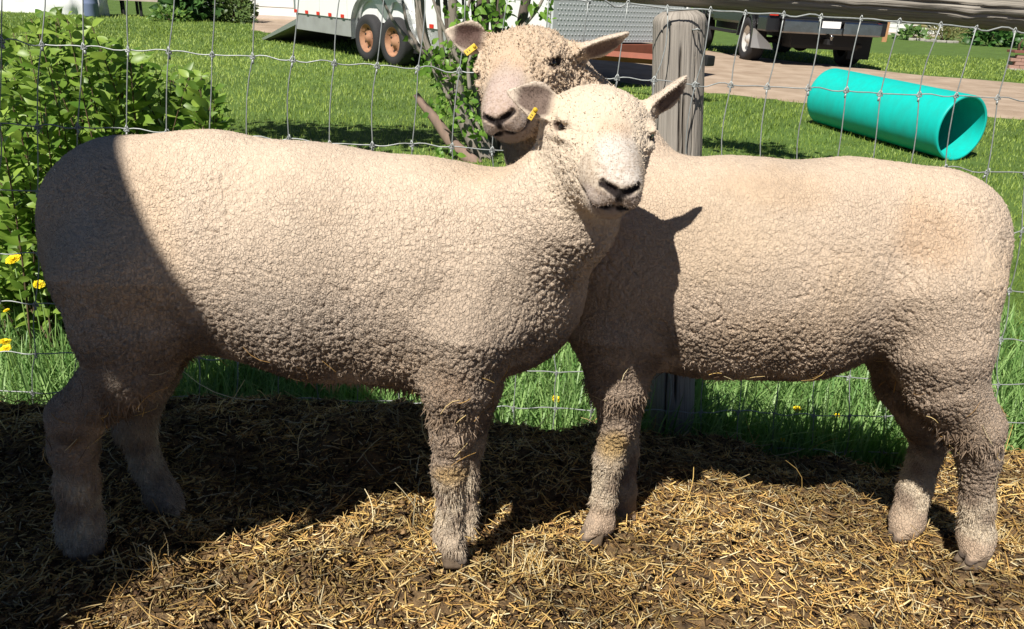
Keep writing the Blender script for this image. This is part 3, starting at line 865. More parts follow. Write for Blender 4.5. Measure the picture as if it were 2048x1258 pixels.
MB().box((xr + .03, .0, (zb + zt_) / 2), (.06, .03, zt_ - zb), bev=.005).build('corner_trim', M_ALU, trl)
for k in range(16):                             # red and white conspicuity tape
    x = xr + .06 + k * (xf - xr - .1) / 15.5
    if -.66 < x < 1.06: continue
    MB().box((x, -.012, zb + .03), (.085, .012, .05)).build('reflector', M_RED, trl)
# fender over both wheels
def arc(cx, cz, r, a0, a1, n=10): return [(cx + r * math.cos(math.radians(a)), cz + r * math.sin(math.radians(a))) for a in np.linspace(a0, a1, n)]
ws = .405
out = [(-.66, .30)] + arc(-.22, .46, .46, 165, 95, 9) + arc(ws * 2 - .36, .46, .46, 85, 15, 9) + [(1.06, .30)]
inn = [(1.0, .30)] + arc(ws * 2 - .36, .44, .40, 15, 100, 9) + [(ws * .5, .60)] + arc(-.22, .44, .40, 80, 165, 9) + [(-.60, .30)]
MB().prism(out + inn, -.05, (0, 0, 0)).build('fender', M_ALU, trl)
fl = MB(); pts = out
for (p0, p1) in zip(pts[:-1], pts[1:]):
    fl.add([(p0[0], -.05, p0[1]), (p1[0], -.05, p1[1]), (p1[0], -.13, p1[1] - .02), (p0[0], -.13, p0[1] - .02)], [(0, 1, 2, 3), (3, 2, 1, 0)], True)
fl.build('fender_lip', M_ALU, trl)
MB().box((.2, -.055, .93), (.06, .02, .05), bev=.004).build('marker_lamp', M_RED, trl)
MB().box((.2, .10, .45), (1.5, .12, .5)).build('wheel_well', M_BLACK, trl)
def wheel(cx, cy, cz, r, wd, parent, rim_m, rim_r=.56):
    t = MB(); t.lathe([(r * .58, -wd * .42), (r * .72, -wd * .5), (r * .93, -wd * .48), (r, -wd * .3), (r, wd * .3), (r * .93, wd * .48), (r * .72, wd * .5), (r * .58, wd * .42)], (cx, cy, cz), axis='y', n=36)
    o = t.build('wheel', M_TYRE, parent)
    q = MB(); q.lathe([(r * rim_r * 1.08, -wd * .44), (r * rim_r, -wd * .40), (r * rim_r * .92, -wd * .18), (r * .34, -wd * .12), (r * .20, -wd * .3), (r * .12, -wd * .44), (.001, -wd * .45)], (cx, cy, cz), axis='y', n=30)
    q.build('rim', rim_m, o)
    for k in range(5):
        a = 1.2566 * k
        MB().lathe([(.0, -wd * .22), (r * .035, -wd * .22), (r * .035, -wd * .1)], (cx + r * .25 * math.cos(a), cy, cz + r * .25 * math.sin(a)), axis='y', n=8).build('lug_nut', M_BLACK, o)
    for k in range(8):
        a = .7854 * k + .4
        MB().lathe([(.0, -wd * .165), (r * .055, -wd * .165), (r * .055, -wd * .1)], (cx + r * .43 * math.cos(a), cy, cz + r * .43 * math.sin(a)), axis='y', n=8).build('rim_hole', M_BLACK, o)
    return o
for cx in (-.24, .48):
    wheel(cx, -.02, .325, .325, .22, trl, M_RUST)
    wheel(cx, 2.1, .325, .325, .22, trl, M_RUST)
for cx in (-.24, .48): MB().tube([(cx, .1, .33), (cx, 2.0, .33)], .035, n=8).build('axle', M_BLACK, trl)
# ramp let down at the back
rmp = MB(); rx0, rz0_ = xr - .02, .44; rx1 = xr - 1.55
rmp.prism([(rx0, rz0_), (rx0, rz0_ - .06), (rx1 + .1, -.0), (rx1, .015), (rx1 + .1, .05)], 2.0, (0, .1, 0))
rmp.build('ramp', M_PLY, trl)
MB().prism([(rx0, rz0_ + .015), (rx0, rz0_ - .075), (rx1 + .02, -.01), (rx1 + .02, .035)], .06, (0, .03, 0)).build('ramp_edge', M_ALU, trl)
# nose: diamond-plate stone guard, frame, tongue, jack
gx = xf + .02
M_PLATE = mat('stone_guard_plate', (.50, .52, .53), rough=.5, metal=.0)
MB().box((gx, 1.14, zb + .30), (.03, 2.2, .60)).build('stone_guard', M_PLATE, trl)
dm = MB()
for i in range(40):
    for j in range(11):
        y0, z0 = .10 + i * .053 + (j % 2) * .0265, zb + .03 + j * .053
        s = .017 if (i + j) % 2 else .014
        dm.add([(gx + .0165, y0 - s, z0), (gx + .0165, y0, z0 - s), (gx + .0165, y0 + s, z0), (gx + .0165, y0, z0 + s), (gx + .022, y0, z0)], [(0, 1, 4), (1, 2, 4), (2, 3, 4), (3, 0, 4)])
dmo = dm.build('tread_pattern', M_PLATE, trl); dmo['kind'] = 'stuff'
MB().box((gx + .03, 1.14, zb + .61), (.05, 2.22, .03)).build('guard_trim', M_ALU, trl)
MB().box((xf + .02, 1.14, zb - .10), (.12, 2.1, .16), bev=.006).build('front_crossmember', M_RFRAME, trl)
for sg in (-1, 1):
    MB().tube([(xf - .3, 1.14 + sg * .85, zb - .12), (xf + 1.15, 1.14 + sg * .07, zb - .12)], .055, n=4, smooth=False).build('tongue_beam', M_RFRAME, trl)
MB().box((xf + 1.22, 1.14, zb - .09), (.34, .13, .11), bev=.02).build('coupler', M_BLACK, trl)
MB().tube([(xf + .98, 1.14, .30), (xf + .98, 1.14, 1.02)], .036, n=12).build('jack_tube', M_JACK, trl)
MB().tube([(xf + .98, 1.14, 1.02), (xf + .98, 1.14, 1.07), (xf + 1.02, .98, 1.07), (xf + 1.02, .98, 1.15)], .014, n=8).build('jack_crank', M_BLACK, trl)
MB().tube([(xf + .98, 1.14, .20), (xf + .98, 1.14, .32)], .026, n=10).build('jack_leg', M_JACK, trl)
MB().box((xf + .98, 1.14, .19), (.16, .16, .02)).build('jack_foot', M_BLACK, trl)
MB().tube([(xf + 1.05, 1.03, .46), (xf + 1.1, .98, .36), (xf + 1.16, .96, .30), (xf + 1.2, 1.0, .36), (xf + 1.14, 1.04, .40)], .016, n=7).build('safety_chain', mat('chain', (.55, .5, .38), rough=.4, metal=.6), trl)
blk = empty('wood_block', tw0 + np.array([0, 0, 0])); bl = Matrix.Rotation(-TA, 3, 'Z') @ Vector((xf + .98, 1.14, 0)); blk.location = Vector(tw0) + bl; blk.rotation_euler = (0, 0, -TA)
for k in range(2): MB().box((.01 * k, 0, -.0 + .045 + .09 * k), (.26 - .04 * k, .26, .086), bev=.006).build('block', M_BLOCK, blk)
tag(blk, 'two stacked wooden blocks under the trailer jack', 'wood block')

# ---- black pickup seen from behind
TR = math.radians(3)
ra, rb = GL(1500, 121), GL(1706, 134)
tc_ = (ra + rb) / 2 + np.array([-.08, 0, 0])
trk = empty('pickup_truck', tc_, TR); trk.scale = (1.1, 1, 1)            # local +y forward (away and left), x right
tag(trk, 'black pickup truck parked on the driveway, seen from behind under the rail', 'truck')
M_BPAINT = mat('black_truck_paint', (.012, .012, .014), rough=.25, spec=.5)
M_CHROME = mat('chrome', (.34, .34, .35), rough=.2, metal=1.0, noise=(6, (.24, .23, .22), .2, (1, 1, 1)))
M_RIMW = mat('pale_rim', (.72, .70, .66), rough=.35, metal=.4)
M_PLATEW = mat('number_plate', (.82, .82, .82), rough=.4)
HW = .98
for sx in (-1, 1):
    for yy in (0.0, 3.6):
        w_ = wheel(0, 0, 0, .41, .27, trk, M_RIMW if sx < 0 else M_BLACK, .6)
        w_.location = (sx * .86, yy, .41); w_.rotation_euler = (0, 0, -math.pi / 2 if sx < 0 else math.pi / 2)
prof = [(-1.12, .78), (-1.12, 1.18), (2.6, 1.18), (2.6, .62), (3.1, .62), (3.1, .95), (4.1, .95), (4.1, .60), (4.6, .60), (4.6, 1.15), (3.2, 1.22), (2.4, 1.85), (1.0, 1.85), (.95, 1.30), (-1.12, 1.30)]
bd = MB()
bd.box((0, .75, .98), (2 * HW - .04, 3.7, .64), bev=.05); bd.box((0, 3.55, .95), (2 * HW - .06, 2.1, .5), bev=.08); bd.box((0, 1.9, 1.5), (1.75, 1.9, .62), bev=.12)
bd.build('body', M_BPAINT, trk)
MB().box((0, -1.13, 1.06), (1.62, .05, .48), bev=.02).build('tailgate', M_BPAINT, trk)
for sx in (-1, 1):
    MB().box((sx * .9, -1.135, 1.06), (.14, .05, .40), bev=.015).build('tail_lamp', M_RED, trk)
    fl = MB(); fl.prism([(-.02, .28), (.36, .26), (.30, .36), (.0, .62), (-.02, .62)] if sx < 0 else [(.04, .16), (-.34, .16), (-.34, .78), (.04, .78)], .02, (sx * 1.0, -.52, 0)); fl.build('mud_flap', M_ALU if sx < 0 else M_BLACK, trk)
    MB().box((sx * .99, 1.8, .50), (.12, 2.2, .06), bev=.02).build('running_board', M_BLACK, trk)
    for yy in (0.0, 3.6):
        MB().prism(arc(yy, .45, .50, 0, 180, 14) + arc(yy, .45, .44, 180, 0, 14), .05 * sx, (sx * .97, 0, 0), ax=((0, 1, 0), (0, 0, 1), (1, 0, 0))).build('wheel_arch', M_BPAINT, trk)
bp = MB()
bp.box((-.50, -1.26, .70), (.56, .20, .23), bev=.03); bp.box((.50, -1.26, .70), (.62, .20, .23), bev=.03); bp.box((0, -1.23, .645), (.6, .16, .12), bev=.02)
bp.build('bumper', M_CHROME, trk)
for sx in (-1, 1): MB().box((sx * .88, -.86, .72), (.22, .52, .26), bev=.03).build('quarter_panel', M_BPAINT, trk)
MB().box((0, -1.30, .735), (.30, .015, .15), bev=.004).build('number_plate', M_PLATEW, trk)
MB().box((0, -1.20, .80), (1.5, .12, .05), bev=.01).build('bumper_step', M_BLACK, trk)
MB().box((0, -1.22, .47), (.09, .3, .09), bev=.01).build('hitch_receiver', M_BLACK, trk)
MB().lathe([(.001, .10), (.028, .085), (.034, .06), (.02, .03), (.02, 0)], (0, -1.40, .50), n=12).build('hitch_ball', M_CHROME, trk)
MB().tube([(-.78, 0, .41), (.78, 0, .41)], .055, n=10).build('rear_axle', M_BLACK, trk)
MB().lathe([(.02, -.2), (.12, -.15), (.17, 0), (.12, .15), (.02, .2)], (0, -.03, .40), axis='y', n=16).build('differential', M_BLACK, trk)
MB().tube([(.55, -.2, .46), (.58, -.8, .44), (.6, -1.15, .42)], .035, n=8).build('exhaust_pipe', M_BLACK, trk)
MB().box((0, 1.4, .56), (1.1, 5.0, .14)).build('chassis', M_BLACK, trk)
MB().box((.05, -.8, .47), (1.15, .5, .28), bev=.06).build('dark_underbody_box', M_BLACK, trk)  # plain black box added to darken the space below the bumper

# ---- bench, covered heap and drum at the top left
M_BENCH = mat('bench_planks', (.50, .43, .36), rough=.8, noise=(8, (.36, .31, .26), .2, (1, 8, 8)))
bL, bR = GL(249, 31), GL(284, 33)
bc = (bL + bR) / 2
bn = empty('bench', bc)
px_m = depth(bc) / F
zt = 30 * px_m
for k in range(4):
    MB().box((-.02, -.15 + .1 * k, zt), (120 * px_m, .092, .035), bev=.004).build('plank', M_BENCH, bn)
for (x, y) in ((-17.5, 0), (1, .25), (17, 0), (-30, .25)):
    MB().box((x * px_m, y, zt / 2 - .01), (.055, .055, zt), bev=.004).build('leg', M_BLACK, bn)
tag(bn, 'wooden plank bench with black metal legs at the top left', 'bench')

def lump(name, c, size, m, seed, res=28, folds=.12, parent=None):
    """draped or heaped cloth shape"""
    gg = np.random.default_rng(seed); V = []; f = []
    for i in range(res + 1):
        for j in range(2 * res):
            a = math.pi * j / res; e = math.pi / 2 * i / res
            rr = 1 + folds * (.5 * math.sin(a * 7 + seed) + .5 * math.sin(a * 13 + seed * 2)) * math.cos(e) + folds * float(n2(np.array(a * 3.), np.array(e * 5.), 1, seed))
            V.append((size[0] * math.cos(a) * math.cos(e) ** .6 * rr, size[1] * math.sin(a) * math.cos(e) ** .6 * rr, size[2] * math.sin(e) ** .8 * (1 + .15 * float(n2(np.array(a * 2.), np.array(e * 3.), 1, seed + 3)))))
    n = 2 * res
    for i in range(res):
        for j in range(n): f.append((i * n + j, i * n + (j + 1) % n, (i + 1) * n + (j + 1) % n, (i + 1) * n + j))
    me = np_mesh(name, np.array(V), np.array(f)); me.materials.append(m)
    o = link(bpy.data.objects.new(name, me), parent); o.location = tuple(c); return o
c = GL(85, 27)
tag(lump('tarpaulin', c + np.array([-.15, .5, -.02]), (1.45, .6, 1.0), mat('white_tarpaulin', (.80, .80, .80), rough=.5), 4), 'white tarpaulin draped over a heap at the top left corner', 'tarpaulin')
c = GL(178, 34); s_ = depth(c) / F
dr = empty('drum', c + np.array([0, .15, 0])); M_BLUE = mat('faded_blue_plastic', (.16, .20, .32), rough=.5)
MB().lathe([(.001, 0), (13 * s_, 0), (14 * s_, .03), (14 * s_, .28), (14.6 * s_, .30), (14 * s_, .32), (14 * s_, .6), (14.6 * s_, .62), (14 * s_, .64), (13.5 * s_, .9), (.001, .92)], n=24).build('drum_body', M_BLUE, dr)
MB().lathe([(14.5 * s_, .86), (14.9 * s_, .88), (14.5 * s_, .90)], n=24).build('rim_band', M_ALU, dr)
tag(dr, 'faded blue plastic drum beside the white tarpaulin', 'drum')

# ---- shrubs and flower bed along the far edge
def bush(name, x, y, w, h, label, shape, size, n, c1, c2, seed, keep=60, upw=.5):
    gg = np.random.default_rng(seed)
    b = GL(x, y); s = depth(b) / F
    e = empty(name, b); rx, rz_ = w * s / 2, h * s
    pos = []; d = []
    while len(pos) < n:
        q = gg.uniform(-1, 1, 3); q[2] = abs(q[2])
        r = np.linalg.norm(q * np.array([1, 1, 1.0]))
        if r > 1 + .12 * gg.normal() or r < .35: continue
        pos.append(b + np.array([q[0] * rx, q[1] * min(rx, .9), q[2] * rz_ + .03])); dd = q + gg.normal(0, .4, 3); d.append(dd)
    m1 = leaf_mat(name + '_leaf', c1, c2, trans=.3, attr=False); m2 = leaf_mat(name + '_foliage', c1, c2, trans=.3)
    leaves(e, np.array(pos), np.array(d), rndn(gg, n, .6, .5), gg.uniform(.6, 1.1, n) * size, gg.random(n), shape, (m1, m2), seed, keep=keep)
    for k in range(6): MB().tube([(gg.normal(0, .05), gg.normal(0, .05), 0), (gg.normal(0, rx * .4), gg.normal(0, .2), rz_ * .7)], [.015, .005], n=5).build('stem', M_STEM, e)
    tag(e, label, 'shrub')
    return e
SH_OVAL = leaf_mesh('leaf', 1, .6, .2, .3, pts=4); SH_BIG = leaf_mesh('leaf', 1, .8, .25, .45, pts=5, wave=.06); SH_GRASS = leaf_mesh('leaf', 1, .06, .1, .5, pts=4)
bush('broadleaf_shrub', 383, 40, 118, 78, 'dark shrub with large pale green leaves beside the bench', SH_BIG, .34, 330, (.02, .055, .012), (.10, .22, .055), 41, keep=70)
bush('feathery_shrub', 470, 45, 86, 76, 'finer olive green shrub between the dark shrub and the house', SH_OVAL, .13, 700, (.035, .07, .016), (.14, .20, .05), 42, keep=50)
bush('lilac_bush', 432, 14, 34, 40, 'pale lilac flowers above the gap between two shrubs', SH_OVAL, .10, 160, (.30, .24, .36), (.42, .36, .48), 43, keep=40)
bush('edging_plants', 345, 42, 76, 20, 'low light green plants edging the bed under the dark shrub', SH_OVAL, .16, 140, (.08, .17, .03), (.20, .32, .06), 44, keep=40)
bush('round_bush', 1985, 92, 96, 60, 'dark green rounded bush under the rail at the right', SH_BIG, .26, 380, (.02, .06, .012), (.08, .20, .04), 45, keep=60)
bush('ornamental_grass', 1888, 82, 76, 36, 'tan and green ornamental grass clump beside the rounded bush', SH_GRASS, .75, 330, (.12, .15, .05), (.36, .30, .13), 46, keep=40)
bush('border_plants', 1822, 80, 56, 22, 'low green plants at the foot of the white house wall', SH_OVAL, .24, 160, (.05, .11, .03), (.14, .25, .06), 47, keep=40)

# ---- house walls with lap siding
M_SIDE = mat('white_siding', (.74, .73, .70), rough=.6, noise=(2, (.68, .67, .64), .2, (1, 1, 1)))
M_CONC = mat('pale_concrete', (.58, .49, .43), rough=.9, noise=(2, (.50, .43, .37), .25, (1, 1, 1)))
def siding(name, xl, xr_, y, hpx, label, board=.16, post=()):
    a, b = GL(xl, y), GL(xr_, y + (xr_ - xl) * .05)
    b = b * (depth(a) / depth(b)); b[2] = a[2]
    L = np.linalg.norm(b - a); an = math.atan2(b[1] - a[1], b[0] - a[0])
    e = empty(name, a, an); H = hpx * depth(a) / F
    nb = int(H / board) + 1
    for k in range(nb):
        MB().prism([(0, .0), (.03, .0), (.012, board), (0, board)], L, (0, 0, .12 + k * board), ax=((0, -1, 0), (0, 0, 1), (1, 0, 0))).build('siding_board', M_SIDE, e)
    MB().box((L / 2, .12, H / 2), (L, .2, H + .3)).build('wall_core', M_SIDE, e)
    MB().box((L / 2, -.01, .04), (L, .10, .16), bev=.01).build('foundation', M_CONC, e)
    for k in (0.0, 1.0) + tuple(post):
        MB().box((L * k, -.03, H / 2), (.12, .10, H + .2), bev=.008).build('corner_board', M_SIDE, e)
    tag(e, label, 'house'); return e
siding('house', 1752, 1880, 68, 90, 'white lap-sided house wall glimpsed under the rail right of the truck', board=.19)
siding('house', 508, 640, 38, 120, 'white lap-sided house wall behind the trailer ramp at left', board=.22)
tk = GL(545, 38); e = empty('water_tank', tk); s_ = depth(tk) / F
MB().box((0, .3, 28 * s_), (40 * s_, .7, 54 * s_), bev=.12).build('tank_body', mat('white_plastic_tank', (.80, .80, .80), rough=.4), e)
MB().lathe([(.12, 0), (.12, .05), (.0, .06)], (0, .3, 55 * s_), n=16).build('tank_cap', M_BLACK, e)
tag(e, 'white plastic tank standing against the house behind the trailer', 'tank')
tk = GL(572, 39); e = empty('propane_tank', tk); s_ = depth(tk) / F
MB().lathe([(.001, 0), (.9, 0), (1, .08), (1, .8), (.8, .95), (.3, 1.02), (.001, 1.03)], n=20).build('tank_body', mat('white_steel_tank', (.76, .76, .76), rough=.35), e).scale = (9 * s_, 9 * s_, 26 * s_)
MB().lathe([(.03, 0), (.09, .0), (.09, .10), (.03, .10)], (0, 0, 26 * s_), n=12).build('valve_collar', M_ALU, e)
tag(e, 'small white gas cylinder between the plastic tank and the siding', 'gas cylinder')
# stakes and edging stones
M_ORANGE = mat('raw_orange_wood', (.50, .27, .13), rough=.85, noise=(10, (.40, .2, .1), .2, (6, 6, .5)))
for (x, y, wpx, hpx, tl, m, nm, lb, ct) in ((1768, 84, 9, 46, .0, M_ORANGE, 'wooden_stake', 'orange raw wood stake standing in the lawn right of the truck', 'stake'),
        (1824, 66, 9, 34, .02, M_ORANGE, 'wooden_stake', 'shorter brown wooden stake against the house wall', 'stake'), (1846, 70, 8, 40, -.30, M_BLACK, 'leaning_pole', 'dark pole leaning on the house wall beside the brown stake', 'pole')):
    p = GL(x, y); s = depth(p) / F; hh = hpx * s
    o = MB(); o.prism([(-wpx * s / 2, -.1), (wpx * s / 2, -.1), (wpx * s / 2, hh * .96), (wpx * s * .3, hh), (-wpx * s / 2, hh * .985)], .05); o = o.build(nm, m); o.location = tuple(p); o.rotation_euler = (0, tl, 0)
    tag(o, lb, ct)
g = np.random.default_rng(61)
M_STONE = mat('edging_stone', (.42, .40, .36), rough=.9, noise=(6, (.30, .28, .25), .2, (1, 1, 1)))
st = empty('stone_edging', GL(1860, 83)); STO = np.array(st.location)
for k in range(9):
    p = GL(1822 + k * 11, 81 + k * .7 + g.normal(0, .5)) - STO
    m_ = MB(); m_.box(p + np.array([0, 0, .04]), (.20 * g.uniform(.7, 1.1), .18, .12 * g.uniform(.7, 1.2)), Matrix.Rotation(g.normal(0, .3), 3, 'Z'), bev=.04); m_.build('stone', M_STONE, st)
tag(st, 'row of grey edging stones in front of the ornamental grass', 'edging')
# brick-fronted planter at the right edge
pl = GL(2034, 140); e = empty('planter', pl, -.05); s = depth(pl) / F
M_PINK = mat('pink_brick', (.42, .25, .20), rough=.9, noise=(7, (.34, .2, .16), .2, (1, 1, 1)))
for r_ in range(4):
    for k in range(5):
        MB().box((-.05 + (k + (.5 if r_ % 2 else 0)) * .215 - .05, 0, .06 + r_ * .072), (.205, .10, .064), bev=.005).build('brick', M_PINK, e)
MB().box((.45, .16, .14), (1.1, .2, .26)).build('planter_core', M_STONE, e)
MB().box((.42, .08, .37), (1.22, .34, .05), bev=.008).build('cap_board', mat('dark_red_board', (.22, .09, .07), rough=.8), e)
MB().box((.42, .02, .0), (1.26, .22, .06), bev=.02).build('stone_base', M_STONE, e)
for k in range(3):
    MB().tube([(-.02 + .1 * k, .1, .36), (-.04 + .12 * k, .1, .5), (.0 + .1 * k, .1, .62 + .05 * k)], [.03, .022, .01], n=7).build('dead_stalk', M_STEM, e)
tag(e, 'low brick planter with a dark board top at the right edge', 'planter')
# ------------------------------------------------------------------ sheep: one implicit surface each
from concurrent.futures import ThreadPoolExecutor
POOL = ThreadPoolExecutor(4)
def par(fn, p, size=60000):
    """apply a per-point function in threaded chunks"""
    if len(p) <= size: return fn(p)
    r = list(POOL.map(fn, np.array_split(p, -(-len(p) // size))))
    if isinstance(r[0], tuple):
        return tuple(np.concatenate(q) for q in zip(*r))
    return np.concatenate(r)
def rcone(p, a, b, ra, rb):
    a = a.astype(np.float32); b = b.astype(np.float32)
    ba = b - a; l2 = float(ba @ ba)
    pa = p - a
    t = np.clip(pa @ ba / l2, 0, 1)
    d = pa - t[:, None] * ba
    return np.sqrt(np.einsum('ij,ij->i', d, d)) - (ra + (rb - ra) * t)

def ellip(p, c, M, r):
    """M rows = axes, r radii"""
    q = (p - c.astype(np.float32)) @ (np.asarray(M, np.float32).T / np.asarray(r, np.float32))
    k = np.sqrt(np.einsum('ij,ij->i', q, q))
    return (k - 1) * min(r)

def smin(a, b, k):
    h = np.clip(.5 + .5 * (b - a) / k, 0, 1)
    return b + (a - b) * h - k * h * (1 - h)

def smax(a, b, k):
    return -smin(-a, -b, k)

def orth(f, s):
    f = np.asarray(f, float); f /= np.linalg.norm(f)
    s = np.asarray(s, float); s -= f * (f @ s); s /= np.linalg.norm(s)
    return f, s

def view(v):                     # camera-oriented vector -> world
    return v[0] * CR + v[1] * CU + v[2] * CB

def surface_nets(sdf, lo, hi, h, blk=8, reach=1.6):
    lo = np.asarray(lo, np.float32)
    nb = np.ceil((np.asarray(hi) - lo) / (h * blk)).astype(int)
    # coarse block centres
    bi = np.stack(np.meshgrid(*[np.arange(n) for n in nb], indexing='ij'), -1).reshape(-1, 3)
    cen = lo + (bi + .5).astype(np.float32) * np.float32(h * blk)
    dc = par(sdf, cen, 20000)
    act = np.abs(dc) < h * blk * reach
    n = nb * blk + 1
    Fv = np.empty(tuple(n), np.float32)
    Fv[...] = 1.0
    # inside blocks negative
    sgn = np.where(dc < 0, -1.0, 1.0).astype(np.float32).reshape(tuple(nb))
    Fv[:-1, :-1, :-1] = np.repeat(np.repeat(np.repeat(sgn, blk, 0), blk, 1), blk, 2)
    o = np.stack(np.meshgrid(*[np.arange(blk)] * 3, indexing='ij'), -1).reshape(-1, 3)
    ab = bi[act] * blk
    def fill(part):
        idx = (part[:, None, :] + o[None]).reshape(-1, 3)
        Fv[idx[:, 0], idx[:, 1], idx[:, 2]] = sdf(lo + idx.astype(np.float32) * np.float32(h))
    list(POOL.map(fill, np.array_split(ab, max(1, len(ab) // 90))))
    I = Fv < 0
    cnt = np.zeros(tuple(n - 1), np.int8)
    for a in (0, 1):
        for b in (0, 1):
            for c in (0, 1):
                cnt += I[a:n[0] - 1 + a, b:n[1] - 1 + b, c:n[2] - 1 + c]
    cells = np.argwhere((cnt > 0) & (cnt < 8))
    vid = np.full(tuple(n - 1), -1, np.int32)
    vid[cells[:, 0], cells[:, 1], cells[:, 2]] = np.arange(len(cells))
    corn = np.array([(a, b, c) for a in (0, 1) for b in (0, 1) for c in (0, 1)])
    val = np.stack([Fv[cells[:, 0] + a, cells[:, 1] + b, cells[:, 2] + c] for a, b, c in corn], 1)
    acc = np.zeros((len(cells), 3), np.float32); num = np.zeros(len(cells), np.float32)
    for i in range(8):
        for j in range(i + 1, 8):
            if np.abs(corn[i] - corn[j]).sum() != 1: continue
            m = (val[:, i] < 0) != (val[:, j] < 0)
            t = np.where(m, val[:, i] / np.where(m, val[:, i] - val[:, j], 1), 0)
            acc += np.where(m[:, None], corn[i] + t[:, None] * (corn[j] - corn[i]), 0).astype(np.float32)
            num += m
    V = lo + (cells + acc / num[:, None]) * np.float32(h)
    quads = []
    for ax in range(3):
        u, w = (ax + 1) % 3, (ax + 2) % 3
        s0 = [slice(1, -1)] * 3; s1 = [slice(1, -1)] * 3
        s0[ax] = slice(0, -1); s1[ax] = slice(1, None)
        A, B = I[tuple(s0)], I[tuple(s1)]
        e = np.argwhere(A != B)
        off = np.array([1, 1, 1]); off[ax] = 0
        e = e + off
        fl = I[e[:, 0], e[:, 1], e[:, 2]]
        def c(du, dw):
            q = e.copy(); q[:, u] -= du; q[:, w] -= dw
            return vid[q[:, 0], q[:, 1], q[:, 2]]
        q = np.stack([c(1, 1), c(0, 1), c(0, 0), c(1, 0)], 1)
        q[~fl] = q[~fl][:, ::-1]
        quads.append(q)
    Q = np.concatenate(quads)
    Q = Q[(Q >= 0).all(1)]
    return V, Q

def hash3(c, k):
    return (hash3i(c, k) & np.uint32(0xffffff)).astype(np.float32) / np.float32(0xffffff)

def hash3i(c, k):
    c = c.view(np.uint32) if c.dtype == np.int32 else c.astype(np.uint32)
    h = c[..., 0] * np.uint32(73856093) ^ c[..., 1] * np.uint32(19349663) ^ c[..., 2] * np.uint32(83492791) ^ np.uint32(k * 2654435 + 12345)
    h ^= h >> np.uint32(13); h *= np.uint32(0x5bd1e995); h ^= h >> np.uint32(15); h *= np.uint32(0x27d4eb2d); h ^= h >> np.uint32(13)
    return h

def worley(p):
    return par(worley_, p.astype(np.float32))

def worley_(p):
    """F1, F2 on unit cells"""
    f1 = np.full(len(p), 9, np.float32); f2 = f1.copy()
    ip = np.floor(p).astype(np.int32); fp = (p - ip).astype(np.float32)
    for dx in (-1, 0, 1):
        for dy in (-1, 0, 1):
            for dz in (-1, 0, 1):
                c = ip + np.array([dx + 5000, dy + 5000, dz + 5000], np.int32)
                hh = hash3i(c, 1)
                q = np.stack([hh & np.uint32(1023), (hh >> np.uint32(10)) & np.uint32(1023), (hh >> np.uint32(20)) & np.uint32(1023)], 1).astype(np.float32) / np.float32(1023)
                d = q + np.array([dx, dy, dz], np.float32) - fp
                r = np.sqrt(np.einsum('ij,ij->i', d, d))
                f2 = np.minimum(f2, np.maximum(f1, r)); f1 = np.minimum(f1, r)
    return f1, f2

def vnoise(p, seed=0):
    return par(lambda q: vnoise_(q, seed), np.asarray(p, np.float32))

def vnoise_(p, seed=0):
    ip = np.floor(p).astype(np.int32); f = (p - ip).astype(np.float32); f = f * f * (3 - 2 * f)
    r = 0
    for dx in (0, 1):
        for dy in (0, 1):
            for dz in (0, 1):
                w = (f[:, 0] if dx else 1 - f[:, 0]) * (f[:, 1] if dy else 1 - f[:, 1]) * (f[:, 2] if dz else 1 - f[:, 2])
                r = r + w * hash3(ip + np.array([dx + 5000, dy + 5000, dz + 5000], np.int32), seed + 7)
    return r                      # 0..1

def mixc(a, b, t):
    return a + (np.asarray(b, np.float32) - a) * t[:, None]

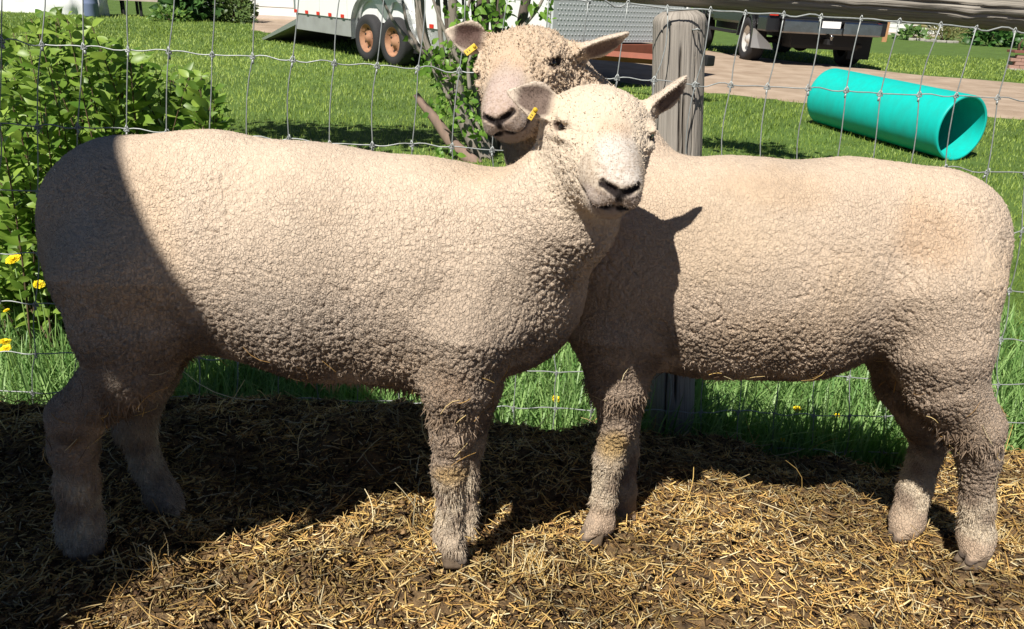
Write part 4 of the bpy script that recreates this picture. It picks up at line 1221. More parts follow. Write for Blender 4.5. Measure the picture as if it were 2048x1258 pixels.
class Head:
    """head frame and its shapes; f muzzle, s toward image right, t top"""
    def __init__(H, o, f, s, sc, ears, eye=(.030, .014, .85)):
        H.o = np.asarray(o); H.f, H.s = orth(view(f), view(s))
        t = np.cross(H.s, H.f); H.t = t if t[2] > 0 else -t
        H.M = np.stack([H.f, H.s, H.t]); H.sc = sc; H.ears = ears; H.eyes = []; H.ek = eye[2]
        for sg in (-1, 1):                      # find the skin where the eyes sit
            tt = np.arange(.03, .11, .0005, dtype=np.float32)
            q = np.stack([eye[0] + .25 * (tt - .05), sg * tt, np.full_like(tt, eye[1])], 1)
            d = H.sdf((q @ H.M.astype(np.float32)) * np.float32(sc) + H.o.astype(np.float32))
            k = int(np.argmax(d > 0)); H.eyes.append(q[k])
    def w(H, a, b, c):
        return H.o + H.sc * (a * H.f + b * H.s + c * H.t)
    def loc(H, p):
        return (p - H.o.astype(np.float32)) @ H.M.T.astype(np.float32) / np.float32(H.sc)
    def sdf(H, p):
        k = H.sc
        q = H.loc(p)
        I3 = np.eye(3)
        A = np.array
        d = ellip(q, A([-.035, 0, -.012]), I3, (.080, .075, .072))
        d = smin(d, ellip(q, A([-.018, 0, .012]), I3, (.050, .080, .042)), .03)
        d = smin(d, ellip(q, A([.0, 0, .002]), I3, (.070, .067, .058)), .03)
        d = smin(d, rcone(q, A([.01, 0, -.005]), A([.088, 0, -.026]), .060, .045), .03)
        d = smin(d, ellip(q, A([.118, 0, -.034]), I3, (.046, .0405, .036)), .022)
        for sg in (-1, 1):
            d = smin(d, ellip(q, A([.012, sg * .031, -.042]), I3, (.062, .036, .052)), .03)
            d = smin(d, ellip(q, A([.138, sg * .017, -.050]), I3, (.020, .020, .017)), .008)   # upper lip halves
        d = smin(d, rcone(q, A([-.02, 0, -.055]), A([.098, 0, -.062]), .056, .030), .025)
        d = smin(d, ellip(q, A([.118, 0, -.070]), I3, (.027, .026, .017)), .010)               # lower lip and chin
        d = smin(d, ellip(q, A([.152, 0, -.030]), I3, (.014, .026, .016)), .012)               # nose pad
        for sg in (-1, 1):
            d = smax(d, -rcone(q, A([.166, sg * .009, -.034]), A([.154, sg * .024, -.027]), .0058, .0045), .005)
            d = smax(d, -rcone(q, A([.158, sg * .000, -.0625]), A([.132, sg * .034, -.058]), .0046, .0044), .004)
            d = smax(d, -rcone(q, A([.132, sg * .034, -.058]), A([.098, sg * .047, -.043]), .0044, .003), .004)
        for c in H.eyes:                        # brow, lower lid, slit between them
            sg = np.sign(c[1])
            d = smin(d, ellip(q, c + A([-.004, -sg * .004, .0125]), I3, (.022, .009, .0065)), .010)
            d = smin(d, ellip(q, c + A([.002, -sg * .004, -.0115]), I3, (.020, .008, .0060)), .010)
            d = smax(d, -ellip(q, c + A([0, sg * .001, 0]), I3, (.0125 * H.ek, .010, .0052 * H.ek)), .004)
        d = smax(d, -rcone(q, A([.170, 0, -.036]), A([.160, 0, -.060]), .0036, .0036), .004)
        d = d * k
        for (b, tip, nrm, wd, cup) in H.ears:
            e, _, _ = H.ear_sheet(p, b, tip, nrm, wd, cup)
            d = smin(d, e, .010)
        return d
    def ear_sheet(H, p, b, tip, nrm, wd, cup):
        """thin leaf-shaped sheet curled toward nrm"""
        ax, n = orth(tip - b, nrm); wdir = np.cross(ax, n); L = np.linalg.norm(tip - b)
        M = np.stack([ax, wdir, n]).astype(np.float32)
        q = (p - b.astype(np.float32)) @ M.T
        a = q[:, 0] / np.float32(L)
        w_ = q[:, 1] / (wd * (1 - .55 * sstep(.45, 1.05, a)) * (.62 + .38 * sstep(-.05, .35, a)))
        cc = q[:, 2] - cup * np.minimum(w_ * w_, 2.0) + .10 * cup * (a - .5)
        k = np.sqrt(((a - .48) / .54) ** 2 + w_ ** 2 + (cc / .0062) ** 2)
        k2 = np.sqrt(((a - .48) / .54) ** 2 + w_ ** 2)
        e = np.where(k2 < 1, np.abs(cc) - .0062 * np.sqrt(np.clip(1 - k2 ** 4, 0, 1)), (k - 1) * .0062 + .0)
        base = rcone(p, b - ax * .022, b + ax * L * .22, .021, .011)
        return smin(e.astype(np.float32), base, .012), a, (w_, cc, q[:, 2])
    def ear_mask(H, p):
        m = np.zeros(len(p), np.float32); inner = m.copy()
        for (b, tip, nrm, wd, cup) in H.ears:
            e, a, (w_, cc, qn) = H.ear_sheet(p, b, tip, nrm, wd, cup)
            near = (e < .006) & (a > .05) & (a < 1.2)
            m = np.maximum(m, np.where(near, sstep(.05, .28, a), 0))
            inner = np.maximum(inner, np.where(near & (cc > .001), (1 - sstep(.62, .86, np.abs(w_))) * (1 - sstep(.72, .92, a)), 0))
        return m.astype(np.float32), inner.astype(np.float32)

def build_sheep(name, label, base, torso, legs, neck, head, yaw, squash, coat, res, seed, heading):
    Y0, mY, x0 = yaw
    T = []
    for chain in torso:
        T.append([(W(x, y, Y0 + mY * (W(x, y, Y0)[0] - x0)), r) for x, y, r in chain])
    T = [[(p, r * depth(p) / F) for p, r in ch] for ch in T]
    LG = []
    for chain in legs:
        ch = []
        for x, y, Y, r in chain:
            p = W(x, y, Y); ch.append((p, r * (.74 if y > 880 else .82 if y > 790 else .9 if y > 730 else 1) * depth(p) / F))
        LG.append(ch)
    NK = [(W(x, y, Y), r * depth(W(x, y, Y)) / F) for x, y, Y, r in neck]

    def tor(p):
        q = p.copy()
        yc = (Y0 + mY * (p[:, 0] - x0)).astype(np.float32)
        q[:, 1] = yc + (p[:, 1] - yc) / np.float32(squash)
        d = None
        for ch in T:
            for (a, ra), (b, rb) in zip(ch[:-1], ch[1:]):
                e = rcone(q, a, b, ra, rb)
                d = e if d is None else smin(d, e, .05)
        return d * np.float32(.9)

    def toes(ch):
        p = ch[-1][0]
        return [(p + np.array([.004 * heading, -.006 + sg * .011, .010]), p + np.array([.022 * heading, -.010 + sg * .012, -.014])) for sg in (-1, 1)]

    def sdf(p):
        d = tor(p)
        for (a, ra), (b, rb) in zip(NK[:-1], NK[1:]):
            d = smin(d, rcone(p, a, b, ra, rb), .05)
        for ch in LG:
            e = None
            for (a, ra), (b, rb) in zip(ch[:-1], ch[1:]):
                g = rcone(p, a, b, ra, rb)
                e = g if e is None else smin(e, g, .018)
            for (a, b) in toes(ch):
                e = smin(e, rcone(p, a, b, .016, .009), .006)
            d = smin(d, e, .035)
        return smin(d, head.sdf(p), .03)

    allp = np.array([p for ch in T + LG for p, r in ch] + [p for p, r in NK] + [head.o]); rr = .3
    lo = np.array([allp[:, 0].min() - .25, allp[:, 1].min() - .25, allp[:, 2].min() - .06])
    hi = np.array([allp[:, 0].max() + .25, allp[:, 1].max() + .25, max(allp[:, 2].max() + .25, head.o[2] + .17)])
    V, Q = surface_nets(sdf, lo, hi, res)
    me0 = np_mesh('tmp', V, Q)
    Nn = np.empty(len(V) * 3, np.float32); me0.vertex_normals.foreach_get('vector', Nn); Nn = Nn.reshape(-1, 3)
    bpy.data.meshes.remove(me0)

    # ---- regions
    hl = head.loc(V)
    dh = head.sdf(V)
    inhead = 1 - sstep(.006, .03, dh)
    ear, inner = head.ear_mask(V)
    legd = np.full(len(V), 9, np.float32); legz = np.zeros(len(V), np.float32)
    fz = np.full(len(V), min(ch[-1][0][2] for ch in LG), np.float32)
    for ch in LG:
        for (a, ra), (b, rb) in zip(ch[:-1], ch[1:]):
            e = rcone(V, a, b, ra, rb)
            fz = np.where((e < legd) & (e < .03), ch[-1][0][2], fz); legd = np.minimum(legd, e)
        for (a, b) in toes(ch):
            legd = np.minimum(legd, rcone(V, a, b, .020, .012))
    footz = min(ch[-1][0][2] for ch in LG)
    wz = 1 - sstep(.12, .36, V[:, 2] - footz)
    zz = V[:, 2] - (fz * wz + footz * (1 - wz))
    onleg = (1 - sstep(.004, .02, legd)) * (1 - sstep(.30, .40, zz))
    low = (1 - sstep(.16, .26, zz)) * onleg                     # lower legs: short hair
    hoof = (1 - sstep(-.01, .01, zz)) * onleg
    belly = sstep(.2, -.55, Nn[:, 2]) * (1 - inhead)
    top = sstep(.55, .97, Nn[:, 2]) * (1 - inhead)
    wv = .018 * (vnoise(V * 60, seed + 2) - .5)
    b0 = coat['bare']
    face = inhead * (1 - ear) * sstep(b0 + .055, b0 + .075, hl[:, 0] + wv + .25 * (hl[:, 2] + .03))
    bridge = inhead * (1 - ear) * sstep(b0 + .01, b0 + .05, hl[:, 0] + wv) * (1 - sstep(.020, .034, np.abs(hl[:, 1]) + wv)) * sstep(-.03, -.01, hl[:, 2])
    bare = np.clip(np.maximum(np.maximum(face, ear), bridge), 0, 1)

    # ---- fleece relief
    warp = np.stack([vnoise(V * 38, seed + i) - .5 for i in (0, 20, 40)], 1) * .010
    big = np.stack([vnoise(V * 9, seed + i) - .5 for i in (3, 23, 43)], 1) * .03
    pw = V + warp + big
    f1, f2 = worley(pw * np.array([150, 120, 92], np.float32) + seed)
    cl = sstep(.0, .13, f2 - f1) * .75 + sstep(0, .5, f2 - f1) * .25
    f1b, f2b = worley((V + warp * .8) * np.array([80, 66, 60], np.float32) + seed + 9)
    cl2 = sstep(.0, .20, f2b - f1b)
    f1c, f2c = worley((V + warp * .6) * np.array([150, 140, 105], np.float32) + seed + 19)
    cl3 = sstep(.02, .36, f2c - f1c)
    f1s, f2s = worley((V + warp * 1.6 + big * .5) * np.array([40, 30, 15], np.float32) + seed + 49)
    split = (1 - sstep(.0, .075, f2s - f1s)) * sstep(.40, .62, vnoise(V * 11, seed + 50)) * (1 - top)
    n1 = vnoise(V * 24, seed + 5) - .5
    n2 = vnoise(V * 120, seed + 6) - .5
    amp = .0026 * (1 - .45 * top) * (1 + .5 * belly)
    disp = amp * (cl - .75)
    disp += (.0006 + .0030 * sstep(.1, .9, belly) * (1 - onleg)) * (cl2 - .7) * (1 - inhead)
    disp += .0007 * (cl3 - .6) * (1 - top * .5)
    disp -= .0034 * split * (1 - inhead)
    disp += .0022 * n1 * (1 - inhead) + .0009 * n2
    # curls on the head
    curl = .0052 * (cl - .75) * coat['curl'] + .004 * (vnoise(V * 95, seed + 8) - .5) * coat['curl']
    disp = disp * (1 - inhead) + (curl + .0008 * n2) * inhead * (1 - bare)
    disp *= (1 - bare * .95)
    # shaggy lower legs
    f1d, f2d = worley((V + warp * .7) * np.array([105, 100, 46], np.float32) + seed + 29)
    shag = .0042 * (sstep(0, .35, f2d - f1d) - .6) + .005 * n1
    f1e, f2e = worley((V + warp * .7) * np.array([48, 50, 120], np.float32) + seed + 31)
    rid = .0042 * (sstep(0, .3, f2e - f1e) - .6)
    disp = disp * (1 - onleg) + onleg * ((1 - low) * (disp * .5 + rid * .9) + low * (shag * coat['shag'] + rid * (1 - coat['shag']))) * (1 - np.maximum(hoof * .4, (1 - sstep(.03, .07, zz)) * onleg * (coat['footmix'] - .55) * 2.2))
    V2 = V + Nn * disp[:, None]

    # ---- coat colour (dirt, stains, face markings, shade painted in ears and mouth)
    pn = vnoise(V * 7, seed + 11); pn2 = vnoise(V * 26, seed + 12); pn3 = vnoise(V * 160, seed + 13)
    C = np.empty((len(V), 3), np.float32); C[:] = coat['wool']
    C = mixc(C, coat['warm'], sstep(.45, .8, pn) * .8)
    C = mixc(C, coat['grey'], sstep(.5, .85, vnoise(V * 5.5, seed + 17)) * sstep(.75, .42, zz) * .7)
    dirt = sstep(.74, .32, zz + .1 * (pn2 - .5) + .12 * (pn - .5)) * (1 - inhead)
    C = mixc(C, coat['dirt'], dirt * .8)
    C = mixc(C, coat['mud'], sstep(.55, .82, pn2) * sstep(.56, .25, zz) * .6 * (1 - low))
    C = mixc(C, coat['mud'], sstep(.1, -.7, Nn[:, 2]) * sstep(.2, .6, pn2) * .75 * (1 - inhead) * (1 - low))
    for (c, r, col, a) in coat['spots']:
        dd = np.sqrt((((V - c) / r) ** 2).sum(1)) + .35 * (pn2 - .5)
        C = mixc(C, col, sstep(1.1, .4, dd) * a)
    C *= (.84 + .32 * vnoise(V * 4.2, seed + 51) * .6 + .32 * vnoise(V * 13, seed + 52) * .4)[:, None]
    C = mixc(C, coat['leg'], low * sstep(.3, .6, pn2 * .6 + pn * .4) * .9)
    C = mixc(C, coat['foot'], (1 - sstep(.03, .065, zz + .03 * (pn2 - .5))) * onleg * coat['footmix'])
    C = mixc(C, (.10, .075, .06), (1 - sstep(-.012, -.001, zz + .01 * (pn2 - .5))) * onleg * .9)
    C *= (.9 + .2 * pn3)[:, None]
    C = mixc(C, coat['headwool'], inhead * .7)
    C = mixc(C, coat['face'], bridge * .7)
    C = mixc(C, coat['muzzle'], face * (1 - ear))
    blaze = sstep(.068, .105, hl[:, 0] + .02 * (pn2 - .5)) * (1 - sstep(.022, .037, np.abs(hl[:, 1] - .002))) * sstep(-.032, -.018, hl[:, 2]) * inhead * (1 - ear)
    C = mixc(C, coat['blaze'], blaze)
    lipm = inhead * sstep(.115, .135, hl[:, 0]) * (1 - sstep(-.040, -.034, hl[:, 2]))
    C = mixc(C, coat['lip'], lipm * (.55 + .45 * vnoise(V * 300, seed + 4)))
    spk = vnoise(V * 330, seed + 14) * .6 + pn2 * .4
    C = mixc(C, np.asarray(coat['face']) * .62, bare * inhead * (1 - ear) * sstep(.42, .75, spk) * .55)
    # nose leather: a V from nostril to nostril down to the lip
    ab = np.abs(hl[:, 1]); dn = np.full(len(V), 9, np.float32)
    for sg in (-1, 1):
        dn = np.minimum(dn, rcone(hl, np.array([.164, sg * .004, -.037]), np.array([.154, sg * .025, -.028]), .0060, .0048))
    dn = np.minimum(dn, rcone(hl, np.array([.168, 0, -.036]), np.array([.160, 0, -.064]), .006, .0035))
    for sg in (-1, 1):  # mouth groove painted dark as well, a shaded crease put into the colour
        dn = np.minimum(dn, rcone(hl, np.array([.158, 0, -.0625]), np.array([.132, sg * .034, -.058]), .0058, .0052))
        dn = np.minimum(dn, rcone(hl, np.array([.132, sg * .034, -.058]), np.array([.098, sg * .047, -.043]), .0046, .0015))
    C = mixc(C, coat['nose'], (1 - sstep(-.001, .0025, dn + .002 * (pn3 - .5))) * inhead)
    # ears
    C = mixc(C, coat['ear_out'], ear)
    C = mixc(C, coat['ear_in'], inner * ear * (.75 + .25 * pn2))  # inner ear skin, darkened to paint in the shade of the rim
    # bare skin round the eyes
    for ec in head.eyes:
        q = (hl - ec.astype(np.float32)) / (np.array([.0165, .02, .0078], np.float32) * np.float32(head.ek))
        C = mixc(C, coat['lid'], (1 - sstep(.7, 1.25, np.sqrt((q ** 2).sum(1)))) * inhead * .9)
    b = np.asarray(base, np.float32)
    me = np_mesh(name, V2 - b, Q)
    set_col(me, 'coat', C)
    at = me.attributes.new('fleece', 'FLOAT', 'POINT')
    at.data.foreach_set('value', np.clip((1 - bare) * (1 - hoof) * (1 - .55 * inhead) * (1 - .35 * top) * (.55 + .6 * vnoise(V * 12, seed + 60)) * (.5 + .5 * sstep(.78, .48, zz)), 0, 1).astype(np.float32))
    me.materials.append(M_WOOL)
    o = link(bpy.data.objects.new(name, me))
    o.location = tuple(base)
    tag(o, label, 'sheep')
    hooves(o, [ch[-1][0] for ch in LG], heading)
    # ---- eyes
    for ec in head.eyes:
        c = head.w(ec[0], ec[1] - np.sign(ec[1]) * .0095, ec[2])
        mb = MB(); n = 12
        prof = [(.0115 * head.sc * math.sin(math.pi * i / 8), -.0115 * head.sc * math.cos(math.pi * i / 8)) for i in range(9)]
        mb.lathe([(r_ * (.9 + .1 * head.ek), h_ * (.9 + .1 * head.ek)) for r_, h_ in prof], c - np.asarray(base), n=n)
        mb.build('eye', M_EYE, o)
    return o, V2, Nn, dict(low=low, onleg=onleg, belly=belly, inhead=inhead, zz=zz, ear=ear, bare=bare, C=C)

M_HORN = mat('hoof_horn', (.20, .15, .105), rough=.6, noise=(60, (.075, .055, .04), .25, (1, 1, .4)), bump=(120, .3, .003, (1, 1, 4)))
def hooves(sheep, feet, heading):
    """two claws to a foot"""
    out = [(-.022, .008), (-.020, -.002), (-.010, -.0055), (.006, -.0055), (.020, -.002), (.026, .004), (.016, .0095), (-.002, .0115), (-.016, .0115)]
    for p in feet:
        for sg in (-1, 1):
            mb = MB(); vs = []; n = len(out)
            for (k, h, dx) in ((1.0, -.036, 0), (1.04, -.028, -.001), (.92, -.012, -.005), (.80, .002, -.009), (.5, .008, -.011)):
                for (x, y) in out:
                    vs.append(((x * k + dx + .010) * heading, sg * (y * k + .009) - .006, h))
            fs = [(i * n + j, i * n + (j + 1) % n, (i + 1) * n + (j + 1) % n, (i + 1) * n + j) for i in range(4) for j in range(n)] + [tuple(range(n))[::-1], tuple(4 * n + j for j in range(n))]
            mb.add(vs, fs, True)
            o = mb.build('hoof', M_HORN, sheep); o.location = tuple(p - np.array(sheep.location))

def wool_mat():
    m = bpy.data.materials.new('fleece'); m.use_nodes = True
    nt = m.node_tree; N = nt.nodes; L = nt.links; b = N['Principled BSDF']
    a = N.new('ShaderNodeAttribute'); a.attribute_name = 'coat'
    fl = N.new('ShaderNodeAttribute'); fl.attribute_name = 'fleece'
    tc = N.new('ShaderNodeTexCoord')
    n = N.new('ShaderNodeTexNoise'); n.inputs['Scale'].default_value = 420; n.inputs['Detail'].default_value = 3
    L.new(tc.outputs['Object'], n.inputs['Vector'])
    L.new(a.outputs['Color'], b.inputs['Base Color'])
    b.inputs['Roughness'].default_value = .9
    b.inputs['Specular IOR Level'].default_value = .12
    b.inputs['Sheen Weight'].default_value = .08
    b.inputs['Sheen Roughness'].default_value = .6
    v = N.new('ShaderNodeTexVoronoi'); v.feature = 'F1'; v.inputs['Scale'].default_value = 260
    L.new(tc.outputs['Object'], v.inputs['Vector'])
    ad = N.new('ShaderNodeMath'); ad.operation = 'SUBTRACT'
    L.new(n.outputs['Fac'], ad.inputs[0]); L.new(v.outputs['Distance'], ad.inputs[1])
    mu = N.new('ShaderNodeMath'); mu.operation = 'MULTIPLY'; L.new(ad.outputs[0], mu.inputs[0])
    ma = N.new('ShaderNodeMath'); ma.operation = 'MULTIPLY_ADD'; ma.inputs[1].default_value = .8; ma.inputs[2].default_value = .2
    L.new(fl.outputs['Fac'], ma.inputs[0]); L.new(ma.outputs[0], mu.inputs[1])
    mp = N.new('ShaderNodeMapping'); mp.inputs['Scale'].default_value = (1, .8, .62); L.new(tc.outputs['Object'], mp.inputs['Vector'])
    nd = N.new('ShaderNodeTexNoise'); nd.inputs['Scale'].default_value = 70; L.new(mp.outputs[0], nd.inputs['Vector'])
    vm = N.new('ShaderNodeVectorMath'); vm.operation = 'SCALE'; vm.inputs['Scale'].default_value = .009; L.new(nd.outputs['Color'], vm.inputs[0])
    va = N.new('ShaderNodeVectorMath'); va.operation = 'ADD'; L.new(mp.outputs[0], va.inputs[0]); L.new(vm.outputs[0], va.inputs[1])
    ve = N.new('ShaderNodeTexVoronoi'); ve.feature = 'DISTANCE_TO_EDGE'; ve.inputs['Scale'].default_value = 175; L.new(va.outputs[0], ve.inputs['Vector'])
    cr = N.new('ShaderNodeMapRange'); cr.inputs['From Max'].default_value = .10; cr.inputs['To Max'].default_value = .9; L.new(ve.outputs['Distance'], cr.inputs['Value'])
    cm = N.new('ShaderNodeMath'); cm.operation = 'MULTIPLY'; L.new(cr.outputs[0], cm.inputs[0]); L.new(fl.outputs['Fac'], cm.inputs[1])
    ca = N.new('ShaderNodeMath'); ca.operation = 'ADD'; L.new(mu.outputs[0], ca.inputs[0]); L.new(cm.outputs[0], ca.inputs[1])
    bp = N.new('ShaderNodeBump'); bp.inputs['Strength'].default_value = .85; bp.inputs['Distance'].default_value = .0030
    L.new(ca.outputs[0], bp.inputs['Height']); L.new(bp.outputs[0], b.inputs['Normal'])
    return m
M_WOOL = wool_mat()
M_EYE = mat('eye', (.012, .008, .006), rough=.12, spec=.6)
M_TAG = mat('tag_plastic', (.60, .42, .025), rough=.5, noise=(60, (.52, .34, .03), .2, (1, 1, 1)))
M_INK = mat('tag_ink', (.02, .02, .02), rough=.6)

coat = dict(wool=(.56, .45, .345), warm=(.54, .41, .29), grey=(.37, .31, .25), dirt=(.25, .185, .135), mud=(.10, .065, .04),
            leg=(.60, .50, .37), footmix=.55, foot=(.52, .42, .31), face=(.50, .36, .25), muzzle=(.54, .455, .36), blaze=(.58, .52, .46), lip=(.40, .33, .29),
            nose=(.022, .016, .015), ear_out=(.55, .46, .37), ear_in=(.10, .06, .05), lid=(.10, .06, .045), headwool=(.64, .53, .405), curl=.55, shag=1.0, bare=.04, spots=[])

SHEEP = {}
def near_sheep():
    hd = Head(W(1198, 270, 1.19), (.12, -.45, .88), (.97, -.03, -.24), 0.98, [
        (W(1112, 215, 1.185), W(1016, 184, 1.17), view((.15, -.15, .95)), .026, .012),
        (W(1292, 222, 1.22), W(1374, 153, 1.22), view((.50, -.55, .40)), .021, .011)])
    c = dict(coat)
    c['spots'] = [(W(600, 640, 1.13), np.array([.16, .2, .06]), (.36, .30, .245), .35), (W(520, 330, 1.2), np.array([.3, .3, .06]), (.57, .45, .34), .5),
                  (W(900, 940, 1.2), np.array([.04, .1, .03]), (.42, .28, .12), .8), (W(905, 760, 1.16), np.array([.05, .1, .05]), (.26, .18, .12), .7)]
    return build_sheep('sheep', 'cream fleeced sheep in front, facing right, head turned to the camera, rump in shade', W(560, 1100, 1.27) * np.array([1, 1, 0]) + np.array([0, 0, .15]),
        [[(268, 452, 178), (430, 488, 212), (640, 530, 228), (850, 553, 224), (962, 560, 201), (1014, 588, 134)],
         [(250, 560, 140), (300, 470, 150)]],
        [[(265, 560, 1.22, 150), (264, 645, 1.20, 114), (262, 722, 1.19, 82), (208, 786, 1.19, 66), (152, 832, 1.19, 63), (148, 892, 1.19, 58), (155, 970, 1.19, 50), (162, 1055, 1.185, 54), (168, 1085, 1.175, 50)],
         [(310, 640, 1.40, 110), (300, 740, 1.40, 62), (268, 850, 1.40, 44), (295, 930, 1.40, 36), (325, 990, 1.385, 38), (340, 1010, 1.375, 36)],
         [(930, 660, 1.20, 110), (915, 760, 1.19, 80), (906, 860, 1.20, 53), (899, 940, 1.205, 45), (902, 1015, 1.215, 34), (900, 1066, 1.21, 38), (903, 1088, 1.20, 36)],
         [(960, 660, 1.40, 90), (950, 770, 1.42, 58), (935, 880, 1.42, 40), (930, 960, 1.42, 32), (930, 1030, 1.42, 32), (932, 1056, 1.41, 32)]],
        [(1012, 515, 1.28, 152), (1115, 425, 1.24, 110), (1172, 330, 1.23, 94)],
        hd, (1.30, 0.0, 0.0), .80, c, RES, 3, 1.0), hd

def far_sheep():
    hd = Head(W(1046, 142, 1.56), (-.31, -.52, .80), (.90, .02, .42), 1.06, [
        (W(975, 85, 1.60), W(892, 62, 1.58), view((.1, -.35, .9)), .031, .013),
        (W(1150, 105, 1.56), W(1258, 66, 1.56), view((.40, -.80, .30)), .026, .011)], eye=(.026, .012, 1.15))
    c = dict(coat)
    c.update(footmix=.85, foot=(.42, .305, .215), headwool=(.52, .40, .285), curl=1.5, bare=.03, shag=.25, muzzle=(.43, .345, .275), blaze=(.47, .37, .32), face=(.52, .37, .26), lid=(.07, .045, .035), wool=(.54, .425, .32), ear_in=(.10, .055, .048))
    c['spots'] = [(W(1880, 470, 1.33), np.array([.10, .2, .07]), (.50, .335, .205), .5), (W(1560, 380, 1.40), np.array([.12, .2, .04]), (.53, .38, .25), .5),
                  (W(1225, 890, 1.44), np.array([.04, .1, .05]), (.40, .27, .11), .85), (W(1390, 470, 1.38), np.array([.2, .2, .12]), (.52, .40, .28), .5)]
    return build_sheep('sheep', 'tan fleeced sheep behind, facing left, its back against the wire fence and post', W(1600, 1090, 1.42) * np.array([1, 1, 0]) + np.array([0, 0, .06]),
        [[(1866, 488, 137), (1715, 512, 184), (1600, 545, 212), (1440, 540, 214), (1290, 535, 205)],
         [(1868, 580, 118), (1850, 480, 130)]],
        [[(1868, 580, 1.40, 126), (1878, 690, 1.37, 98), (1888, 765, 1.36, 84), (1944, 852, 1.36, 70), (1957, 905, 1.36, 54), (1954, 1010, 1.36, 38), (1952, 1075, 1.355, 44), (1953, 1098, 1.34, 38)],
         [(1800, 660, 1.52, 90), (1815, 770, 1.53, 60), (1858, 885, 1.53, 43), (1832, 970, 1.52, 38), (1814, 1040, 1.50, 42), (1808, 1056, 1.485, 36)],
         [(1235, 660, 1.47, 100), (1236, 760, 1.46, 66), (1234, 845, 1.46, 42), (1218, 915, 1.455, 37), (1207, 1000, 1.455, 29), (1202, 1045, 1.45, 35), (1192, 1054, 1.435, 31)],
         [(1250, 680, 1.66, 80), (1250, 800, 1.64, 44), (1252, 900, 1.62, 30), (1250, 980, 1.60, 27), (1252, 1030, 1.585, 29)]],
        [(1260, 480, 1.60, 185), (1170, 330, 1.64, 140), (1090, 200, 1.64, 112)],
        hd, (1.52, -.12, .35), .80, c, RES, 57, -1.0), hd
RES = .0027 if not globals().get('QUICK') else .005
(so1, V1, N1, A1), H1 = near_sheep()
(so2, V2_, N2_, A2), H2 = far_sheep()
# ------------------------------------------------------------------ ear tags, loose wool and straw on the sheep
def near_surface(V, x, y):
    """surface point of a mesh seen at a pixel"""
    d = ray(x, y); d = d / np.linalg.norm(d)
    q = V - CAM0; t = q @ d; e = np.linalg.norm(q - t[:, None] * d, axis=1)
    k = np.where(e < .006)[0]
    if len(k) == 0: k = np.argsort(e)[:5]
    return V[k[np.argmin(t[k])]]

def ear_tag(sheep, V, x, y, w, h, ang, label):
    p = near_surface(V, x, y); o = np.array(sheep.location); s = depth(p) / F
    n_ = CB; r = CR * math.cos(ang) + CU * math.sin(ang); u = -CR * math.sin(ang) + CU * math.cos(ang)
    rot = Matrix((r, u, n_)).transposed()
    c = p + CB * .006 - o
    t = MB(); t.box(c, (w * s, h * s, .0025), rot, bev=.0008); to = t.build('ear_tag', M_TAG, sheep); to['label'] = label
    MB().lathe([(.0, .0035), (.003, .003), (.0035, .0)], c + np.array(rot @ Vector((w * s * .36, 0, .001))), n=10, rot=rot).build('tag_stud', M_TAG, to)
    for k in range(2):                                  # worn printed marks
        MB().box(c + np.array(rot @ Vector((-w * s * .30 + k * w * s * .2, 0, .0016))), (w * s * .05, h * s * .34, .0006), rot).build('printed_mark', M_INK, to)
ear_tag(so1, V1, 1071, 225, 26, 10, math.radians(58), 'small yellow plastic ear tag')
ear_tag(so2, V2_, 946, 97, 27, 12, math.radians(38), 'yellow plastic ear tag')

M_LOCK = attr_mat('wool_lock', .9, .1)
def locks(sheep, V, Nn, A, mask, n, seed, L, r, hang, name, col_mul=1.0):
    """loose locks of wool that break the outline"""
    gg = np.random.default_rng(seed)
    idx = np.where(mask)[0]
    if len(idx) == 0: return
    idx = gg.choice(idx, n)
    p = V[idx] - np.array(sheep.location)
    d = Nn[idx] * .55 + gg.normal(0, .35, (n, 3)); d[:, 2] -= hang
    d /= np.linalg.norm(d, axis=1)[:, None]
    Ln = gg.uniform(.5, 1, n) * L
    a = np.cross(d, gg.normal(0, 1, (n, 3))); a /= np.linalg.norm(a, axis=1)[:, None]; b = np.cross(a, d)
    rings = []
    rr = gg.uniform(.7, 1.2, n) * r; bend = gg.normal(0, .35, n) * Ln
    ns = 4
    for k in range(ns):
        t = k / (ns - 1)
        c = p + d * (Ln * (t - .1))[:, None] + a * (bend * t * t)[:, None] + np.array([0, 0, -1]) * (hang * Ln * t * t * .6)[:, None]
        for q in range(3):
            an = 2.094 * q
            rings.append(c + (a * math.cos(an) + b * math.sin(an)) * (rr * (1 - .9 * t))[:, None])
    Vv = np.stack(rings, 1).reshape(-1, 3); m = 3 * ns; f = []
    for s in range(ns - 1):
        for q in range(3): f.append((s * 3 + q, s * 3 + (q + 1) % 3, s * 3 + 3 + (q + 1) % 3, s * 3 + 3 + q))
    me = np_mesh(name, Vv, (np.arange(n)[:, None, None] * m + np.array(f)[None]).reshape(-1, 4))
    set_col(me, 'coat', np.repeat(A['C'][idx] * gg.uniform(.85, 1.15, n)[:, None] * col_mul, m, 0)); me.materials.append(M_LOCK)
    o = link(bpy.data.objects.new(name, me), sheep); o['kind'] = 'stuff'
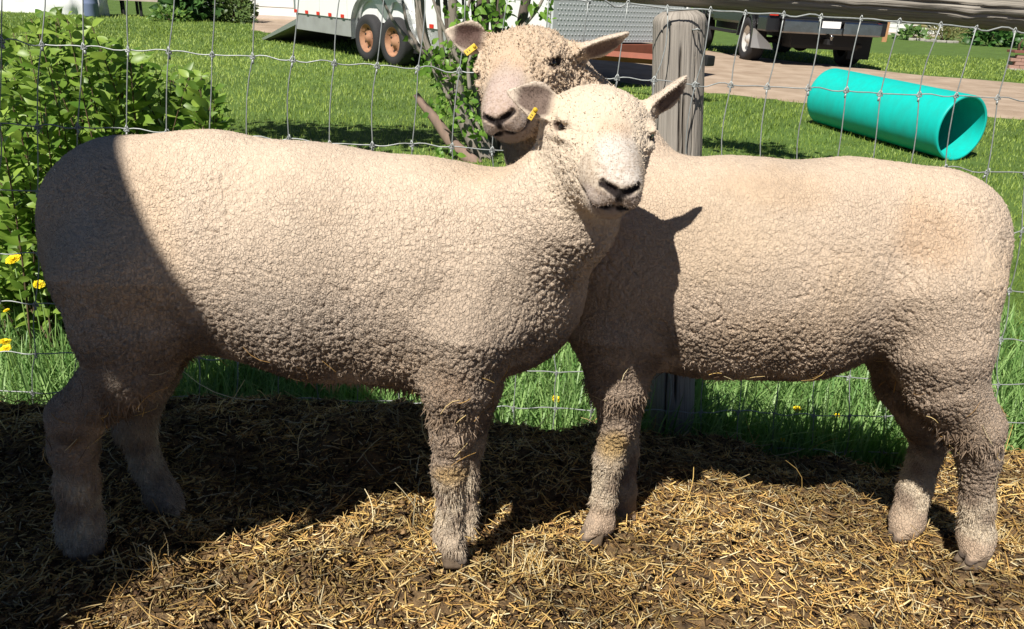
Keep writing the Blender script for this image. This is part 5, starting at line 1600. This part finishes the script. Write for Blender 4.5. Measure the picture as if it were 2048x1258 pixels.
for so_, VV, NN, AA, sd_ in ((so1, V1, N1, A1, 1), (so2, V2_, N2_, A2, 2)):
    fl = (AA['inhead'] < .3) & (AA['onleg'] < .3)
    locks(so_, VV, NN, AA, fl, 9000, sd_ + 60, .0055, .00035, .1, 'fleece_fuzz')
    locks(so_, VV, NN, AA, fl & (AA['zz'] < .5), 3500, sd_, .006, .0012, .2, 'fleece_fibres')
    locks(so_, VV, NN, AA, fl & (AA['belly'] > .35) & (AA['zz'] < .42), 1500, sd_ + 10, .018, .0022, .5, 'belly_locks')
    locks(so_, VV, NN, AA, (AA['low'] > .4) & (AA['zz'] > (.0 if sd_ == 1 else .045)), 6000 if sd_ == 1 else 4200, sd_ + 20, .010 if sd_ == 1 else .009, .0013, 1.0, 'leg_hair')
    locks(so_, VV, NN, AA, (AA['onleg'] > .5) & (AA['low'] < .4), 1000, sd_ + 30, .007, .0014, .4, 'leg_wool')
    locks(so_, VV, NN, AA, (AA['inhead'] > .6) & (AA['bare'] < .3), 1200 if sd_ == 1 else 2200, sd_ + 40, .004 if sd_ == 1 else .006, .0014, .0, 'head_curls')
    locks(so_, VV, NN, AA, (AA['inhead'] > .6) & (AA['bare'] > .6), 5000, sd_ + 50, .0035, .0004, .1, 'face_hair')

# bits of straw caught in the wool
def caught(sheep, V, Nn, A, n, seed):
    gg = np.random.default_rng(seed)
    idx = gg.choice(np.where((A['inhead'] < .1) & (Nn[:, 1] < -.1) & (A['zz'] < .50) & (A['zz'] > .25))[0], n)
    d = np.cross(Nn[idx], gg.normal(0, 1, (n, 3))); d[:, 2] -= .5 * (gg.random(n) < .5)
    L = gg.uniform(.015, .06, n)
    v, q, m = strands(V[idx] + Nn[idx] * .004 - np.array(sheep.location), d, L, gg.uniform(.0005, .0010, n), gg.normal(0, .3, (n, 2)) * L[:, None], 3)
    me = np_mesh('caught_straw', v, q); set_col(me, 'coat', np.repeat(PAL[gg.choice(len(PAL), n)], m, 0)); me.materials.append(M_STRAW)
    o = link(bpy.data.objects.new('caught_straw', me), sheep); o['kind'] = 'stuff'
caught(so1, V1, N1, A1, 90, 5); caught(so2, V2_, N2_, A2, 70, 6)
